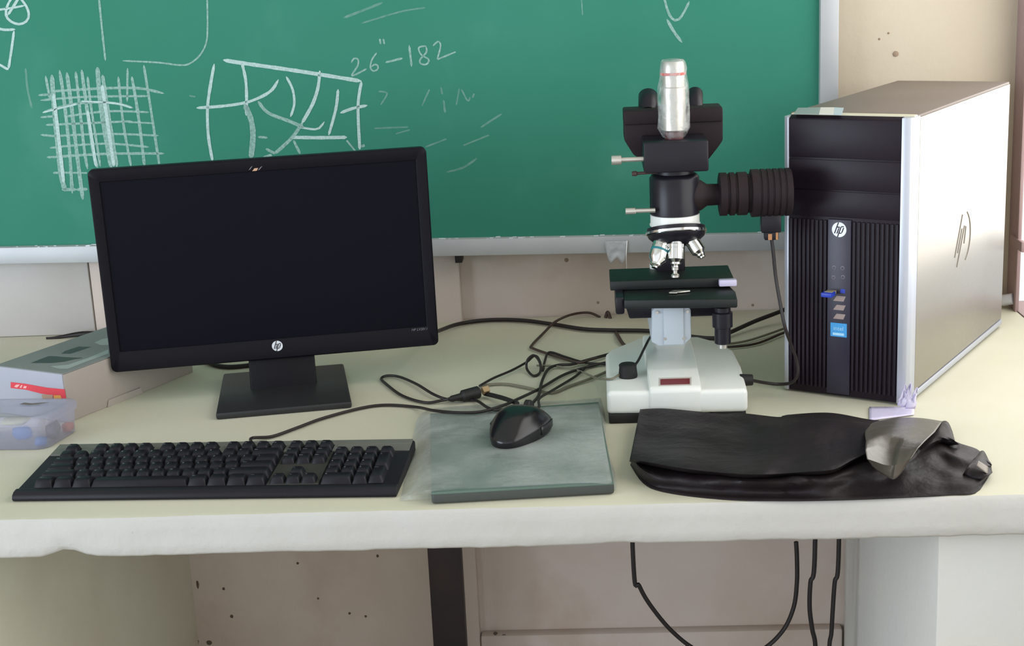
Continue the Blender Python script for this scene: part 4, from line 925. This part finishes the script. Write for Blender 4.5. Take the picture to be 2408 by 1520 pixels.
cable('short_cable', 'short brown cable end leaning at the wall left of microscope', [ony(1424, 748, 2.42), ony(1430, 735, 2.42), ony(1440, 765, 2.40), onz(1453, 790, .006), onz(1468, 812, .004), onz(1500, 830, .004)], .0030, M['cablebrown'])
cable('cable_shadow', 'cable shadow modelled as a grey strand behind the mouse', [onz(1130, 911, .003), onz(1150, 905, .003), onz(1192, 904, .003), onz(1242, 913, .003), onz(1296, 924, .003), onz(1340, 908, .003), onz(1393, 889, .004), onz(1432, 872, .004)], .0022, M['cablegrey'])  # soft shadow of a cable, modelled as a thin grey tube
cable('stub_plug', 'thick black cable stub ending against the mouse', [onz(1140, 926, .006), onz(1165, 932, .008), onz(1190, 939, .012), onz(1216, 949, .020)], lambda t: .0034, M['rubber'])
cable('tangled_cable', 'black cable from mouse up through the tangle beside microscope', [onz(1250, 950, .026), onz(1266, 932, .014), onz(1272, 906, .005), onz(1278, 888, .005), onz(1290, 868, .005), onz(1312, 859, .005), onz(1345, 857, .006), onz(1385, 846, .006), onz(1436, 832, .005)], .0022)
# round black plug lying on the microscope base
pl = thing('round_plug', 'round black plug with thin wires lying on the microscope base', 'plug', onz(1477, 878, .044))
p = onz(1477, 886, .0445)
b = MB(); b.lathe((p.x, p.y, .0442), (0, 0, 1), [(.0125, 0), (.0130, .002), (.0118, .014), (.0122, .017), (.0105, .0185)], 26); b.build('plug_head', M['rubber'], pl)
MB().tube([Vector((p.x+.006, p.y+.002, .056)), onz(1500, 850, .060), onz(1514, 822, .066), onz(1527, 797, .074), onz(1540, 780, .07)], .0018, 7).build('plug_wire', M['cable'], pl)
MB().tube([Vector((p.x-.010, p.y, .049)), onz(1440, 891, .047), onz(1420, 892, .040), onz(1400, 889, .012), onz(1360, 872, .004), onz(1310, 862, .004), onz(1262, 860, .004)], .0016, 7).build('plug_wire', M['cablegrey'], pl)
# power lead behind the monitor and the strip behind the carton
cable('power_cable', 'black power cable looped behind the monitor stand', [onz(470, 842, .006), onz(500, 857, .004), onz(530, 863, .004), onz(565, 862, .004), onz(600, 857, .004), onz(650, 845, .004), onz(720, 830, .006)], .0036)
b = MB(); G = []
for i in range(17):
    u = i/16; px = lerp(108, 262, u); top_ = lerp(793, 779, sm(u*1.6)); bot = lerp(793.5, 789, u)
    G.append([ony(px, top_, 2.400), ony(px, bot+1, 2.397)])
b.origin = G[8][0]; b.grid(G); tag(b.build('cable_cover', M['cable'], None, 60, solid=.004), 'flat black strip lying against the wall behind the carton', 'strip')
# cables hanging under the desk
YU = 2.16
def under(name, label, pts, r, group='cables hanging under the desk'):
    P = [ony(x, y, YU) if len((x, y)) == 2 else None for x, y in pts]; P[0].z = -.0502
    if len(P) > 2 and P[-1].z > -.06: P[-1].z = -.0502
    t = MB(); t.origin = P[0]; return tag(t.tube(P, r).build(name, M['cable']), label, 'cable', group)
under('hanging_cable', 'black cable hanging in a wide loop under the desk', [(1486, 1285), (1490, 1335), (1503, 1378), (1530, 1425), (1580, 1485), (1640, 1530), (1720, 1552), (1790, 1530), (1840, 1485), (1866, 1430), (1874, 1370), (1874, 1310), (1872, 1275)], .0036)
def drop(name, label, pts, r):
    P = [ony(x, y, YU-.02) for x, y in pts]; P[0].z = -.0502; e = P[-1].copy(); e.z = -.6; P.append(e); e = e.copy(); e.z = -.757; e.x += .03; P.append(e)
    t = MB(); t.origin = P[0]; return tag(t.tube(P, r).build(name, M['cable']), label, 'cable', 'cables hanging under the desk')
drop('hanging_cable', 'wavy black cable hanging straight down beside the wide loop', [(1918, 1272), (1916, 1310), (1906, 1370), (1904, 1430), (1910, 1480), (1918, 1530)], .0037)
drop('hanging_cable', 'black cable hanging nearest the right desk support', [(1973, 1268), (1972, 1310), (1963, 1370), (1958, 1440), (1955, 1490), (1950, 1530)], .0036)
# small white cap by the window post
p = onz(2384, 704, 0); b = MB(); b.origin = p
b.lathe((XR-.010, 2.395, .0155), Vector((.8, -.5, .25)), [(.008, -.010), (.0095, -.008), (.0095, .010), (.008, .011)], 20)
tag(b.build('white_cap', M['white'], None, 40), 'small white plastic cap at the foot of the window post', 'cap')
